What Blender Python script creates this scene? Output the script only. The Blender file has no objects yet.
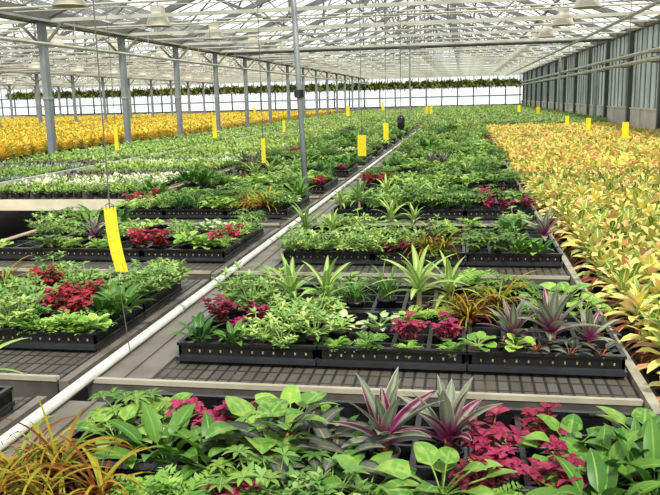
import bpy, math, random
import numpy as np
from mathutils import Vector, Matrix
PI = math.pi
S = bpy.context.scene
C = S.collection
RND = random.Random(7)

# ------------------------------------------------------------------ camera
CAMZ, BZ = 1.85, 0.75            # eye height and bench height
FPX, YAW, PIT, ROL = 762.0, -0.17508, 0.19187, 0.02506
_f = np.array([math.sin(YAW)*math.cos(PIT), math.cos(YAW)*math.cos(PIT), -math.sin(PIT)])
_r = np.array([math.cos(YAW), -math.sin(YAW), 0.0])
_d = np.cross(_f, _r)
_c, _s = math.cos(ROL), math.sin(ROL)
CR, CD = _c*_r+_s*_d, -_s*_r+_c*_d
cam = bpy.data.cameras.new('camera'); co = bpy.data.objects.new('camera', cam); C.objects.link(co)
cam.sensor_width = 36; cam.lens = FPX/660*36; cam.clip_end = 500; cam.clip_start = 0.05
mw = Matrix.Identity(4)
for i in range(3):
    mw[i][0], mw[i][1], mw[i][2] = CR[i], -CD[i], -_f[i]
mw[2][3] = CAMZ
co.matrix_world = mw
S.camera = co

def in_view(x, y, z, m=50):
    p = np.array([x, y, z-CAMZ]); w = p @ _f
    if w < 0.3: return False
    u, v = 330+FPX*(p@CR)/w, 247.5+FPX*(p@CD)/w
    return -m < u < 660+m and -m < v < 495+m+40/w*8

# ------------------------------------------------------------------ materials
def newmat(name):
    m = bpy.data.materials.new(name); m.use_nodes = True
    nt = m.node_tree; nt.nodes.clear()
    out = nt.nodes.new('ShaderNodeOutputMaterial')
    return m, nt, out

def mixc(nt, fac, a, b):
    n = nt.nodes.new('ShaderNodeMix'); n.data_type = 'RGBA'
    for k, v in ((0, fac), (6, a), (7, b)):
        if isinstance(v, bpy.types.NodeSocket): nt.links.new(v, n.inputs[k])
        elif k == 0: n.inputs[0].default_value = v
        else: n.inputs[k].default_value = (*v, 1) if len(v) == 3 else v
    return n.outputs[2]

def maprange(nt, src, a, b, c=0.0, d=1.0):
    n = nt.nodes.new('ShaderNodeMapRange'); n.interpolation_type = 'SMOOTHSTEP'
    nt.links.new(src, n.inputs[0])
    for i, v in enumerate((a, b, c, d)): n.inputs[1+i].default_value = v
    return n.outputs[0]

def noise(nt, scale, detail=2.0, coord='Object'):
    tc = nt.nodes.new('ShaderNodeTexCoord'); n = nt.nodes.new('ShaderNodeTexNoise')
    nt.links.new(tc.outputs[coord], n.inputs['Vector'])
    n.inputs['Scale'].default_value = scale; n.inputs['Detail'].default_value = detail
    return n.outputs['Fac']

def principled(nt, out, col, rough=0.5, metal=0.0, spec=0.5):
    b = nt.nodes.new('ShaderNodeBsdfPrincipled')
    if isinstance(col, bpy.types.NodeSocket): nt.links.new(col, b.inputs['Base Color'])
    else: b.inputs['Base Color'].default_value = (*col, 1)
    b.inputs['Roughness'].default_value = rough; b.inputs['Metallic'].default_value = metal
    b.inputs['Specular IOR Level'].default_value = spec
    if out: nt.links.new(b.outputs[0], out.inputs[0])
    return b

def plain(name, a, b=None, scale=6.0, rough=0.5, metal=0.0, spec=0.5, lo=.35, hi=.65):
    m, nt, out = newmat(name)
    col = a if b is None else mixc(nt, maprange(nt, noise(nt, scale, 4), lo, hi), a, b)
    principled(nt, out, col, rough, metal, spec)
    return m

def leafmat(name, ramp, mid=None, midw=.2, edge=None, edgew=.75, base=None, basew=.35, tip=None, tipw=.6,
            spots=None, rough=.45, trans=.22, vary=.25, spec=.25, gain=1.0, sat=1.06):
    """leaf pigment: a colour per leaf from the ramp, plus midrib, margin, base, tip and spot colours"""
    m, nt, out = newmat(name)
    at = nt.nodes.new('ShaderNodeAttribute'); at.attribute_name = 'tint'
    cr = nt.nodes.new('ShaderNodeValToRGB'); e = cr.color_ramp.elements
    while len(e) < len(ramp): e.new(0.5)
    for q, (p, c) in zip(e, ramp): q.position = p; q.color = (*c, 1)
    for q, (p, c) in zip(e, ramp): q.position = p; q.color = (*c, 1)
    nt.links.new(at.outputs['Fac'], cr.inputs[0])
    col = cr.outputs[0]
    uv = nt.nodes.new('ShaderNodeUVMap'); uv.uv_map = 'UVMap'
    sp = nt.nodes.new('ShaderNodeSeparateXYZ'); nt.links.new(uv.outputs[0], sp.inputs[0])
    ma = nt.nodes.new('ShaderNodeMath'); ma.operation = 'SUBTRACT'; nt.links.new(sp.outputs[0], ma.inputs[0]); ma.inputs[1].default_value = .5
    mb = nt.nodes.new('ShaderNodeMath'); mb.operation = 'ABSOLUTE'; nt.links.new(ma.outputs[0], mb.inputs[0])
    mc = nt.nodes.new('ShaderNodeMath'); mc.operation = 'MULTIPLY'; nt.links.new(mb.outputs[0], mc.inputs[0]); mc.inputs[1].default_value = 2
    au, v = mc.outputs[0], sp.outputs[1]
    if edge: col = mixc(nt, maprange(nt, au, edgew-.12, edgew+.12), col, edge)
    if mid: col = mixc(nt, maprange(nt, au, midw*.5, midw*1.5, 1, 0), col, mid)
    if tip: col = mixc(nt, maprange(nt, v, tipw-.2, tipw+.2), col, tip)
    if base: col = mixc(nt, maprange(nt, v, basew*.4, basew*1.4, 1, 0), col, base)
    if spots: col = mixc(nt, maprange(nt, noise(nt, spots[1], 1), .5, .58, 0, spots[2]), col, spots[0])
    oi = nt.nodes.new('ShaderNodeObjectInfo')
    hs = nt.nodes.new('ShaderNodeHueSaturation'); nt.links.new(col, hs.inputs['Color'])
    nt.links.new(maprange(nt, oi.outputs['Random'], 0, 1, (1-vary)*gain, (1+vary)*gain), hs.inputs['Value'])
    hs.inputs['Saturation'].default_value = sat
    nt.links.new(maprange(nt, oi.outputs['Random'], 0, 1, *((.498, .474) if ramp[0][1][1] > 1.15*max(ramp[0][1][0], ramp[0][1][2]) else (.508, .492))), hs.inputs['Hue'])
    b = principled(nt, None, hs.outputs[0], rough, 0, spec)
    t = nt.nodes.new('ShaderNodeBsdfTranslucent'); nt.links.new(hs.outputs[0], t.inputs[0])
    mx = nt.nodes.new('ShaderNodeMixShader'); mx.inputs[0].default_value = trans
    nt.links.new(b.outputs[0], mx.inputs[1]); nt.links.new(t.outputs[0], mx.inputs[2])
    nt.links.new(mx.outputs[0], out.inputs[0])
    return m

def glassmat(name, clear, tint, haze, hazecol, streak=0.0):
    """greenhouse glass: clear pane mixed with a tinted film that scatters light"""
    m, nt, out = newmat(name)
    t = nt.nodes.new('ShaderNodeBsdfTransparent'); t.inputs[0].default_value = (*tint, 1)
    g = nt.nodes.new('ShaderNodeBsdfGlossy'); g.inputs['Roughness'].default_value = .08
    d = nt.nodes.new('ShaderNodeBsdfTranslucent'); df = nt.nodes.new('ShaderNodeBsdfDiffuse')
    if streak:
        tc = nt.nodes.new('ShaderNodeTexCoord'); mp = nt.nodes.new('ShaderNodeMapping'); mp.inputs['Scale'].default_value = (1, 2.2, .25)
        n = nt.nodes.new('ShaderNodeTexNoise'); nt.links.new(tc.outputs['Object'], mp.inputs[0]); nt.links.new(mp.outputs[0], n.inputs['Vector'])
        n.inputs['Scale'].default_value = 1.6; n.inputs['Detail'].default_value = 4
        c = mixc(nt, maprange(nt, n.outputs['Fac'], .35, .65), tuple(x*(1-streak) for x in hazecol), tuple(min(1, x*(1+streak)) for x in hazecol))
        nt.links.new(c, d.inputs[0]); nt.links.new(c, df.inputs[0])
    else:
        d.inputs[0].default_value = (*hazecol, 1); df.inputs[0].default_value = (*hazecol, 1)
    mm = nt.nodes.new('ShaderNodeMixShader'); mm.inputs[0].default_value = .4
    nt.links.new(d.outputs[0], mm.inputs[1]); nt.links.new(df.outputs[0], mm.inputs[2])
    m1 = nt.nodes.new('ShaderNodeMixShader'); m1.inputs[0].default_value = haze
    nt.links.new(t.outputs[0], m1.inputs[1]); nt.links.new(mm.outputs[0], m1.inputs[2])
    m2 = nt.nodes.new('ShaderNodeMixShader'); m2.inputs[0].default_value = .04
    nt.links.new(m1.outputs[0], m2.inputs[1]); nt.links.new(g.outputs[0], m2.inputs[2])
    nt.links.new(m2.outputs[0], out.inputs[0])
    return m

M = {}
M['galv'] = plain('galvanised steel', (.36, .38, .37), (.27, .29, .29), 3, .45, .25)
M['post'] = plain('grey steel post', (.25, .275, .28), (.19, .21, .22), 2, .5, .2)
M['cream'] = plain('cream painted steel', (.46, .45, .38), (.36, .355, .29), 2, .5)
M['roofsteel'] = plain('roof steel', (.15, .15, .15), (.10, .10, .10), 2, .5, .1)
M['gutter'] = plain('gutter steel', (.16, .15, .12), (.11, .105, .09), 2, .6)
M['white'] = plain('white plastic pipe', (.60, .60, .54), (.48, .49, .43), 9, .35)
M['black'] = plain('black plastic', (.007, .007, .008), (.012, .012, .012), 12, .25)
M['lip'] = plain('glossy tray lip', (.028, .030, .034), (.02, .021, .024), 12, .18)  # bluish highlight put into the base colour, lighter than the tray plastic
M['pot'] = plain('black pot plastic', (.012, .012, .012), (.022, .021, .02), 20, .4)
M['soil'] = plain('potting soil', (.055, .03, .018), (.14, .085, .05), 90, .95)
M['rail'] = plain('bench rail aluminium', (.46, .42, .32), (.38, .345, .26), 8, .4, .1)
M['rail2'] = plain('weathered side rail', (.40, .37, .28), (.27, .24, .18), 14, .5, .1)
M['fascia'] = plain('dull bench face', (.085, .078, .065), (.05, .046, .04), 10, .55)
M['flange'] = plain('bench side sheet', (.165, .15, .125), (.115, .105, .085), 5, .55)
M['concrete'] = plain('concrete kerb', (.68, .65, .57), (.54, .51, .44), 1.5, .85)
M['floor'] = plain('dark brown floor', (.022, .018, .014), (.04, .033, .026), 1.2, .8)  # very dark brown over the whole floor
M['wallpost'] = plain('dark wall post', (.07, .08, .085), (.045, .05, .055), 2, .5)
M['darkframe'] = plain('window frame', (.07, .09, .085), (.05, .06, .06), 2, .5)
M['yellow'] = plain('sticky yellow card', (.88, .70, .02), (.80, .60, .015), 30, .4)
M['insects'] = plain('stuck flies', (.10, .08, .01), rough=.6)
M['wire'] = plain('dark wire', (.10, .10, .09), rough=.5)
M['lampshade'] = plain('lamp reflector', (.50, .47, .37), (.40, .38, .30), 5, .5)
M['lampdark'] = plain('lamp inside', (.16, .14, .10), rough=.4)
M['wood'] = plain('timber bench edge', (.40, .29, .16), (.30, .21, .11), 7, .6)
M['creamboard'] = plain('cream bench face', (.66, .60, .43), (.55, .50, .36), 3, .5)
M['screen'] = plain('folded shade cloth', (.10, .105, .10), (.06, .065, .065), 4, .8)
M['ground'] = plain('pale gravel outside', (.62, .64, .62), (.50, .52, .50), .8, .9)
M['glass'] = glassmat('roof glass', 1, (.93, .95, .94), .07, (.86, .88, .86))
M['wglass'] = glassmat('side wall glass', 1, (.24, .28, .25), .78, (.20, .225, .195), .4)  # dim, streaky outdoors is put into the pane colour here
M['bglass'] = glassmat('end wall glass', 1, (.90, .95, .96), .35, (.84, .90, .90))
# mesh bed of the benches: grey slats with a black grid
m, nt, out = newmat('bench grid'); M['bed'] = m
tc = nt.nodes.new('ShaderNodeTexCoord'); br = nt.nodes.new('ShaderNodeTexBrick')
nt.links.new(tc.outputs['Object'], br.inputs['Vector'])
br.offset = 0; br.inputs['Scale'].default_value = 1; br.inputs['Brick Width'].default_value = .046; br.inputs['Row Height'].default_value = .10
br.inputs['Mortar Size'].default_value = .006; br.inputs['Mortar Smooth'].default_value = .1
br.inputs['Color1'].default_value = (.095, .086, .07, 1); br.inputs['Color2'].default_value = (.065, .057, .044, 1); br.inputs['Mortar'].default_value = (.012, .012, .012, 1)
principled(nt, out, mixc(nt, maprange(nt, noise(nt, 9, 4), .5, .75, 0, .6), br.outputs[0], (.10, .07, .045)), .6)

L = {}
L['fern'] = leafmat('fern leaf', [(0, (.10, .25, .045)), (1, (.27, .45, .10))], trans=.3, gain=1.3, sat=1.02)
L['aralia'] = leafmat('aralia leaf', [(0, (.075, .18, .045)), (.6, (.16, .30, .075)), (1, (.33, .44, .15))], gain=1.3, sat=1.02)
L['schefflera'] = leafmat('schefflera leaf', [(0, (.045, .13, .03)), (1, (.14, .27, .055))], mid=(.22, .36, .12), midw=.12)
L['pothos'] = leafmat('pothos leaf', [(0, (.065, .19, .035)), (1, (.21, .39, .08))], mid=(.2, .36, .10), midw=.1, gain=1.12, spots=((.40, .50, .14), 45, .35), rough=.3)
L['peperomia'] = leafmat('peperomia leaf', [(0, (.13, .34, .06)), (1, (.28, .50, .10))], edge=(.42, .58, .20), edgew=.85, rough=.3)
L['peace_lily'] = leafmat('peace lily leaf', [(0, (.028, .11, .02)), (1, (.085, .22, .035))], mid=(.13, .29, .07), midw=.1, rough=.42, spec=.35)
L['calathea'] = leafmat('dark calathea leaf', [(0, (.05, .06, .05)), (1, (.12, .15, .10))], mid=(.25, .20, .14), midw=.12, edge=(.03, .035, .03))
L['syngonium'] = leafmat('pale arrowhead leaf', [(0, (.40, .55, .24)), (1, (.64, .73, .46))], edge=(.20, .40, .10), edgew=.8, mid=(.58, .70, .38), midw=.3)
L['dracaena'] = leafmat('corn plant leaf', [(0, (.14, .29, .06)), (1, (.24, .40, .11))], mid=(.36, .50, .19), midw=.3)
L['boat_lily'] = leafmat('striped boat lily leaf', [(0, (.09, .135, .075)), (.55, (.18, .235, .145)), (.66, (.19, .02, .06)), (1, (.13, .014, .05))],
                         mid=(.27, .30, .22), midw=.3, edge=(.46, .33, .33), edgew=.9, base=(.22, .022, .10), basew=.34, rough=.38)
L['sedge'] = leafmat('narrow yellow leaf', [(0, (.22, .045, .02)), (.25, (.26, .08, .02)), (.4, (.46, .27, .035)), (.55, (.50, .40, .05)), (.72, (.32, .35, .05)), (1, (.10, .21, .03))], gain=.78)
L['lilyturf'] = leafmat('grassy green leaf', [(0, (.04, .14, .03)), (1, (.13, .30, .07))], mid=(.2, .36, .12), midw=.15)
L['hypoestes'] = leafmat('pink spotted leaf', [(0, (.07, .006, .015)), (.5, (.20, .014, .045)), (1, (.34, .055, .10))], spots=((.46, .14, .20), 160, .3), rough=.5, trans=.25)
L['red_hypoestes'] = leafmat('dark red leaf', [(0, (.09, .008, .014)), (.6, (.27, .018, .035)), (1, (.42, .06, .08))], spots=((.52, .12, .15), 160, .35), rough=.5, trans=.25)
L['croton'] = leafmat('yellow croton leaf', [(0, (.20, .035, .02)), (.17, (.42, .10, .045)), (.23, (.80, .42, .22)), (.34, (.80, .55, .18)), (.46, (.78, .66, .14)), (.64, (.76, .70, .18)), (.74, (.46, .52, .10)), (.86, (.22, .38, .06)), (1, (.09, .22, .035))],
                      mid=(.84, .70, .16), midw=.14, base=(.22, .40, .07), basew=.28, trans=.22, vary=.22, gain=.95, sat=.96)
L['golden_croton'] = leafmat('golden croton leaf', [(0, (.16, .24, .03)), (.2, (.60, .52, .06)), (.5, (.86, .68, .10)), (.75, (.88, .72, .14)), (.87, (.74, .32, .07)), (1, (.30, .40, .06))],
                             mid=(.86, .72, .14), midw=.2, trans=.25, vary=.3)
L['white_bedding'] = leafmat('white tipped leaf', [(0, (.16, .36, .07)), (1, (.30, .50, .14))], tip=(.80, .84, .62), tipw=.62)
L['green_bedding'] = leafmat('light green bedding leaf', [(0, (.19, .35, .09)), (1, (.38, .54, .17))], trans=.3)
L['purple_bedding'] = leafmat('grey purple bedding leaf', [(0, (.13, .07, .09)), (1, (.34, .26, .28))], edge=(.36, .42, .28), edgew=.8)
L['silver_bedding'] = leafmat('silver green bedding leaf', [(0, (.20, .32, .17)), (1, (.40, .52, .34))])
L['mixed'] = leafmat('distant mixed leaf', [(0, (.12, .23, .05)), (.5, (.25, .38, .10)), (.8, (.40, .50, .19)), (.93, (.52, .57, .28)), (1, (.28, .13, .11))], vary=0)  # leaf colours lightened to stand in for haze over distance
L['far_yellow'] = leafmat('distant golden leaf', [(0, (.18, .26, .04)), (.28, (.56, .50, .07)), (.5, (.86, .68, .10)), (.68, (.88, .72, .16)), (.8, (.74, .34, .08)), (1, (.32, .42, .08))], vary=0)
L['far_croton'] = leafmat('distant croton leaf', [(0, (.40, .11, .05)), (.25, (.82, .48, .24)), (.42, (.80, .61, .18)), (.58, (.78, .70, .18)), (.72, (.44, .50, .11)), (1, (.10, .24, .04))], vary=0, trans=.3)
L['far_bedding'] = leafmat('distant bedding leaf', [(0, (.19, .34, .07)), (.7, (.36, .52, .13)), (.85, (.62, .70, .46)), (1, (.30, .24, .24))], vary=0)
L['basket'] = leafmat('hanging vine leaf', [(0, (.06, .09, .015)), (.6, (.15, .19, .04)), (1, (.34, .34, .09))])
M['stem'] = plain('tan stem', (.45, .33, .16), (.34, .25, .11), 30, .6)
M['redstem'] = plain('red brown stem', (.38, .12, .05), (.28, .10, .04), 30, .6)

# ------------------------------------------------------------------ mesh helpers
class MB:
    def __init__(s): s.v, s.f, s.m, s.uv, s.t = [], [], [], [], []
    def quad(s, ids, mi=0, uv=None):
        s.f.append(tuple(ids)); s.m.append(mi); s.uv.append(uv or [(0, 0)]*len(ids))
    def add(s, vs, t=0.5):
        b = len(s.v); s.v += [tuple(x) for x in vs]; s.t += [t]*len(vs); return b
    def box(s, x0, x1, y0, y1, z0, z1, mi=0):
        b = s.add([(x0, y0, z0), (x1, y0, z0), (x1, y1, z0), (x0, y1, z0), (x0, y0, z1), (x1, y0, z1), (x1, y1, z1), (x0, y1, z1)])
        for q in ((0, 3, 2, 1), (4, 5, 6, 7), (0, 1, 5, 4), (1, 2, 6, 5), (2, 3, 7, 6), (3, 0, 4, 7)): s.quad([b+i for i in q], mi)
        return s
    def tube(s, p, q, r, n=8, mi=0, r2=None, cap=True):
        p, q = Vector(p), Vector(q); d = (q-p).normalized(); r2 = r if r2 is None else r2
        a = d.orthogonal().normalized(); c = d.cross(a)
        k = 2*PI/n
        b = s.add([p+(a*math.cos(i*k)+c*math.sin(i*k))*r for i in range(n)]+[q+(a*math.cos(i*k)+c*math.sin(i*k))*r2 for i in range(n)])
        for i in range(n): j = (i+1) % n; s.quad([b+i, b+j, b+n+j, b+n+i], mi)
        if cap: s.quad([b+i for i in range(n)][::-1], mi); s.quad([b+n+i for i in range(n)], mi)
        return s
    def bar(s, p, q, w, h, mi=0):            # rectangular bar, h measured near vertical
        p, q = Vector(p), Vector(q); d = (q-p).normalized()
        a = d.cross(Vector((0, 0, 1)))
        a = a.normalized() if a.length > 1e-4 else Vector((1, 0, 0)); c = a.cross(d).normalized()
        vs = [e+a*(i*w/2)+c*(j*h/2) for e in (p, q) for i, j in ((-1, -1), (1, -1), (1, 1), (-1, 1))]
        b = s.add(vs)
        for k in ((0, 1, 2, 3), (7, 6, 5, 4), (0, 4, 5, 1), (1, 5, 6, 2), (2, 6, 7, 3), (3, 7, 4, 0)): s.quad([b+i for i in k], mi)
        return s
    def path(s, pts, r, n=6, mi=0):
        for a, b in zip(pts, pts[1:]): s.tube(a, b, r, n, mi)
        return s
    def lathe(s, prof, n=12, mi=0, c=(0, 0, 0)):
        rings = []
        for r, z in prof: rings.append(s.add([(c[0]+r*math.cos(2*PI*i/n), c[1]+r*math.sin(2*PI*i/n), c[2]+z) for i in range(n)]))
        for a, b in zip(rings, rings[1:]):
            for i in range(n): j = (i+1) % n; s.quad([a+i, a+j, b+j, b+i], mi)
        return s
    def disc(s, r, z, n=12, mi=0):
        b = s.add([(r*math.cos(2*PI*i/n), r*math.sin(2*PI*i/n), z) for i in range(n)]); s.quad([b+i for i in range(n)], mi); return s
    def mesh(s, name, mats, smooth=False):
        me = bpy.data.meshes.new(name); me.from_pydata(s.v, [], s.f)
        for m in (mats if isinstance(mats, (list, tuple)) else [mats]): me.materials.append(m)
        me.polygons.foreach_set('material_index', s.m)
        u = me.uv_layers.new(name='UVMap'); u.data.foreach_set('uv', [c for f in s.uv for p in f for c in p])
        a = me.attributes.new('tint', 'FLOAT', 'POINT'); a.data.foreach_set('value', s.t)
        if smooth: me.polygons.foreach_set('use_smooth', [True]*len(s.f))
        me.update(); return me

PROF = {
    'lance': lambda t: math.sin(PI*t**.75)**.8, 'ovate': lambda t: math.sin(PI*t**.62)**.75, 'heart': lambda t: (min(1, t/.12))**.5*math.cos(PI/2*max(0, (t-.15)/.85))**.8,
    'round': lambda t: math.sin(PI*min(1, max(0, t)))**.5, 'strap': lambda t: min(1, t*6+.35)*(1-t**3)**.8, 'oblong': lambda t: (math.sin(PI*t**1.15)**.6)*(.35+.65*min(1, t*1.6)),
}
def leaf(mb, p, az, el, ln, w, bend, n=5, prof='lance', fold=.25, roll=0., t=.5, wave=0., mi=0):
    """one leaf blade: starts at p, heading az and el, arching down by bend; two strips folded on the midrib"""
    f = PROF[prof]; p = Vector(p); pts = []; step = ln/n
    side0 = Vector((-math.sin(az), math.cos(az), 0))
    for i in range(n+1):
        e = el-bend*(i/n)**1.2
        d = Vector((math.cos(az)*math.cos(e), math.sin(az)*math.cos(e), math.sin(e)))
        nrm = side0.cross(d)*-1
        if nrm.length < 1e-6: nrm = Vector((0, 0, 1))
        if d.cross(side0).length > 1e-6: nrm = d.cross(side0).normalized()
        sd = side0*math.cos(roll)+nrm*math.sin(roll)
        k = i/n; hw = w/2*max(f(min(.999, max(.001, k))), .03)
        up = nrm*(fold*hw+wave*hw*math.sin(k*9+az*3))
        pts.append((p-sd*hw+up, p.copy(), p+sd*hw+up, k))
        p = p+d*step
    b = mb.add([q for r in pts for q in r[:3]], t)
    for i in range(n):
        a, c = b+3*i, b+3*i+3; v0, v1 = pts[i][3], pts[i+1][3]
        mb.quad([a, a+1, c+1, c], mi, [(0, v0), (.5, v0), (.5, v1), (0, v1)])
        mb.quad([a+1, a+2, c+2, c+1], mi, [(.5, v0), (1, v0), (1, v1), (.5, v1)])
    return p

def petiole(mb, p, az, el, ln, bend=.3, mi=0, r=.0022, t=.8):
    p = Vector(p); n = 3
    for i in range(n):
        e = el-bend*i/n; q = p+Vector((math.cos(az)*math.cos(e), math.sin(az)*math.cos(e), math.sin(e)))*(ln/n)
        a = len(mb.v); mb.tube(p, q, r, 4, mi, cap=False)
        for k in range(a, len(mb.v)): mb.t[k] = t
        p = q
    return p

GA = 2.399963
ZP = .085            # height of the pot rim, where every plant starts
def g_fern(r):
    mb = MB()
    for i in range(20):
        az = i*GA+r.uniform(-.3, .3); el = r.uniform(.4, 1.3); ln = r.uniform(.09, .16); t = r.random(); p = Vector((0, 0, ZP)); n = 9
        for k in range(n):
            e = el-1.2*k/n; d = Vector((math.cos(az)*math.cos(e), math.sin(az)*math.cos(e), math.sin(e))); p = p+d*(ln/n)
            l = .042*math.sin(PI*((k+1.2)/(n+1.4))**.8)
            for s in (-1, 1): leaf(mb, p, az+s*1.15, e*.5+r.uniform(-.1, .35), l, l*.42, .3, 1 if l < .02 else 2, 'lance', .2, 0, t)
    return mb
def g_aralia(r):
    mb = MB()
    for i in range(26):
        az = i*GA; q = math.sqrt((i+.5)/26); el = 1.45-1.15*q+r.uniform(-.1, .1)
        p = petiole(mb, (0, 0, ZP), az, el, r.uniform(.08, .15)*(1.1-.25*q), .2)
        t0 = r.uniform(0, .8)
        for k in range(7):
            leaf(mb, p, az+(k-3)*.75+r.uniform(-.2, .2), r.uniform(-.1, .9), r.uniform(.035, .058), .019, .7, 2, 'lance', .25, r.uniform(-.3, .3), min(1, t0+r.uniform(0, .25)))
    return mb
def g_schefflera(r):
    mb = MB()
    for i in range(13):
        az = i*GA; el = 1.4-.85*math.sqrt((i+.5)/13)
        p = petiole(mb, (0, 0, ZP), az, el, r.uniform(.09, .17), .2, r=.003); t0 = r.random()
        for k in range(8): leaf(mb, p, az+k*2*PI/8, r.uniform(.05, .35), r.uniform(.055, .075), .022, .9, 3, 'lance', .3, 0, t0)
    return mb
def broad(N, pl, ll, lw, prof, elr, bend, fold, n=6, t0=(0, 1), wave=0., mi_p=0, pr=.0025, up=.55):
    def g(r):
        mb = MB()
        for i in range(N):
            az = i*GA+r.uniform(-.3, .3); q = math.sqrt((i+.5)/N); el = elr[1]-(elr[1]-elr[0])*q
            t = r.uniform(*t0)
            p = petiole(mb, (0, 0, ZP), az, el, r.uniform(.7, 1.1)*pl*(1.1-.3*(1-q)), .35, mi_p, pr, t)
            s = r.uniform(.75, 1.1)
            leaf(mb, p, az+r.uniform(-.25, .25), el*up+r.uniform(-.1, .2), ll*s, lw*s, bend*r.uniform(.7, 1.2), n, prof, fold, r.uniform(-.35, .35), t, wave)
        return mb
    return g
g_pothos = broad(15, .10, .095, .075, 'heart', (.25, 1.35), .9, .18)
g_peperomia = broad(13, .045, .055, .05, 'round', (.3, 1.4), .6, .15)
g_peace = broad(15, .10, .165, .060, 'ovate', (.45, 1.45), .95, .3, 7, up=.92)
g_calathea = broad(10, .08, .12, .048, 'ovate', (.4, 1.4), .8, .25, 6, mi_p=1, pr=.003)
g_syngonium = broad(18, .075, .055, .044, 'heart', (.3, 1.4), .8, .15)
def g_dracaena(r):
    mb = MB(); st = MB(); st.tube((0, 0, ZP-.012), (.004, 0, ZP+.075), .011, 8, 0, .009)
    for i in range(15):
        q = i/14; el = 1.45-1.15*q+r.uniform(-.08, .08)
        leaf(mb, (0, 0, ZP+.075-.03*q), i*GA, el, r.uniform(.19, .25)*(1-.25*abs(q-.5)), .031, .75+.5*q, 8, 'strap', .3, r.uniform(-.2, .2), r.random())
    return mb, st
def g_boat(r):
    mb = MB(); mb.tube((0, 0, ZP-.01), (0, 0, ZP+.03), .012, 8, 1)
    for i in range(16):
        q = i/15; el = 1.48-1.05*q+r.uniform(-.1, .1)
        leaf(mb, (0, 0, ZP+.03-.02*q), i*GA+r.uniform(-.2, .2), el, r.uniform(.17, .21)*(.8+.3*math.sin(PI*q)), .042, .25+.6*q, 7, 'lance', .38, r.uniform(-.15, .15), r.uniform(0, .55) if r.random() < .68 else r.uniform(.68, 1))
    return mb
def g_sedge(r):
    mb = MB()
    for i in range(36):
        el = r.uniform(.35, 1.4); ln = r.uniform(.17, .32)
        leaf(mb, (r.gauss(0, .012), r.gauss(0, .012), ZP), i*GA, el, ln, r.uniform(.007, .013), r.uniform(1.3, 2.5), 8, 'strap', .3, r.uniform(-.5, .5), min(1, max(0, r.gauss(.55, .25))))
    for i in range(24):
        leaf(mb, (r.gauss(0, .01), r.gauss(0, .01), ZP), i*GA, r.uniform(.2, 1.1), r.uniform(.07, .13), .018, 1, 4, 'lance', .3, 0, r.uniform(0, .15))
    return mb
def g_turf(r):
    mb = MB()
    for i in range(44):
        leaf(mb, (r.gauss(0, .012), r.gauss(0, .012), ZP), i*GA, r.uniform(.7, 1.5), r.uniform(.12, .2), r.uniform(.006, .010), r.uniform(.6, 1.7), 6, 'strap', .3, 0, r.random())
    return mb
def g_hyp(r):
    mb = MB()
    for s in range(8):
        az = s*GA; p = Vector((math.cos(az)*.015, math.sin(az)*.015, ZP-.01)); el = 1.5-.75*(s/7); h = r.uniform(.05, .12)
        for k in range(5):
            p = petiole(mb, p, az, el, h/5, 0, 1)
            z = .7+.3*(k/4)
            for w in range(2 if k < 4 else 5):
                leaf(mb, p, az+k*1.57+w*(PI if k < 4 else 1.257)+r.uniform(-.3, .3), r.uniform(-.1, .8), r.uniform(.034, .046)*z, .027*z, .9, 4, 'ovate', .25, r.uniform(-.4, .4), r.uniform(0, .5)+.12*k)
    return mb
def g_croton(r):
    mb = MB(); st = MB(); st.tube((0, 0, ZP-.012), (0, 0, ZP+.085), .006, 6, 0)
    for i in range(27):
        q = i/26; el = 1.4-1.6*q+r.uniform(-.12, .12)
        t = r.uniform(.22, .80) if q < .75 else r.uniform(0, .30)
        if q < .75 and r.random() < .22: t = r.uniform(.8, 1)
        leaf(mb, (0, 0, ZP+.09-.08*q), i*GA+r.uniform(-.2, .2), el, r.uniform(.11, .16)*(.75+.35*q), .040*r.uniform(.8, 1.2), .6+.5*q, 5, 'oblong', .3, r.uniform(-.35, .35), t, .15)
    return mb, st
def g_gold(r):
    mb = MB()
    for i in range(20):
        q = i/19; el = 1.45-1.35*q
        leaf(mb, (0, 0, ZP+.08-.06*q), i*GA, el, r.uniform(.13, .18), .06, .7, 3, 'oblong', .3, r.uniform(-.3, .3), r.random() if q < .75 else r.uniform(0, .3))
    return mb
def g_bed(ln, w, N, elr):
    def g(r):
        mb = MB()
        for i in range(N):
            q = i/(N-1)
            leaf(mb, (r.gauss(0, .015), r.gauss(0, .015), ZP-.03), i*GA, elr[1]-(elr[1]-elr[0])*q, r.uniform(.8, 1.2)*ln, w, .6, 3, 'ovate', .25, 0, r.random())
        return mb
    return g

# ------------------------------------------------------------------ object helpers
def obj(name, me, parent=None, loc=(0, 0, 0)):
    o = bpy.data.objects.new(name, me); C.objects.link(o); o.location = loc
    if parent: o.parent = parent
    return o
def build(name, mb, mats, parent=None, loc=(0, 0, 0), smooth=False): return obj(name, mb.mesh(name, mats, smooth), parent, loc)
def tag(o, label, cat, group=None, kind=None):
    if label: o['label'] = label
    if cat: o['category'] = cat
    if group: o['group'] = group
    if kind: o['kind'] = kind
    return o
def thing(name, label, cat, loc=(0, 0, 0), group=None, kind=None):
    return tag(obj(name, None, None, loc), label, cat, group, kind)
def struct(name, mb, mats, parent=None):
    o = build(name, mb, mats, parent)
    if not parent: o['kind'] = 'structure'
    return o
def copy_tree(src, loc, rz=0., sc=1., label=None, group=None):
    r = src.copy(); C.objects.link(r); r.location = loc; r.rotation_euler = (0, 0, rz); r.scale = (sc,)*3
    if label: r['label'] = label
    if group: r['group'] = group
    elif 'group' in r: del r['group']
    for ch in src.children:
        c = ch.copy(); C.objects.link(c); c.parent = r
        for g in ch.children: d = g.copy(); C.objects.link(d); d.parent = c
    return r
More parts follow.
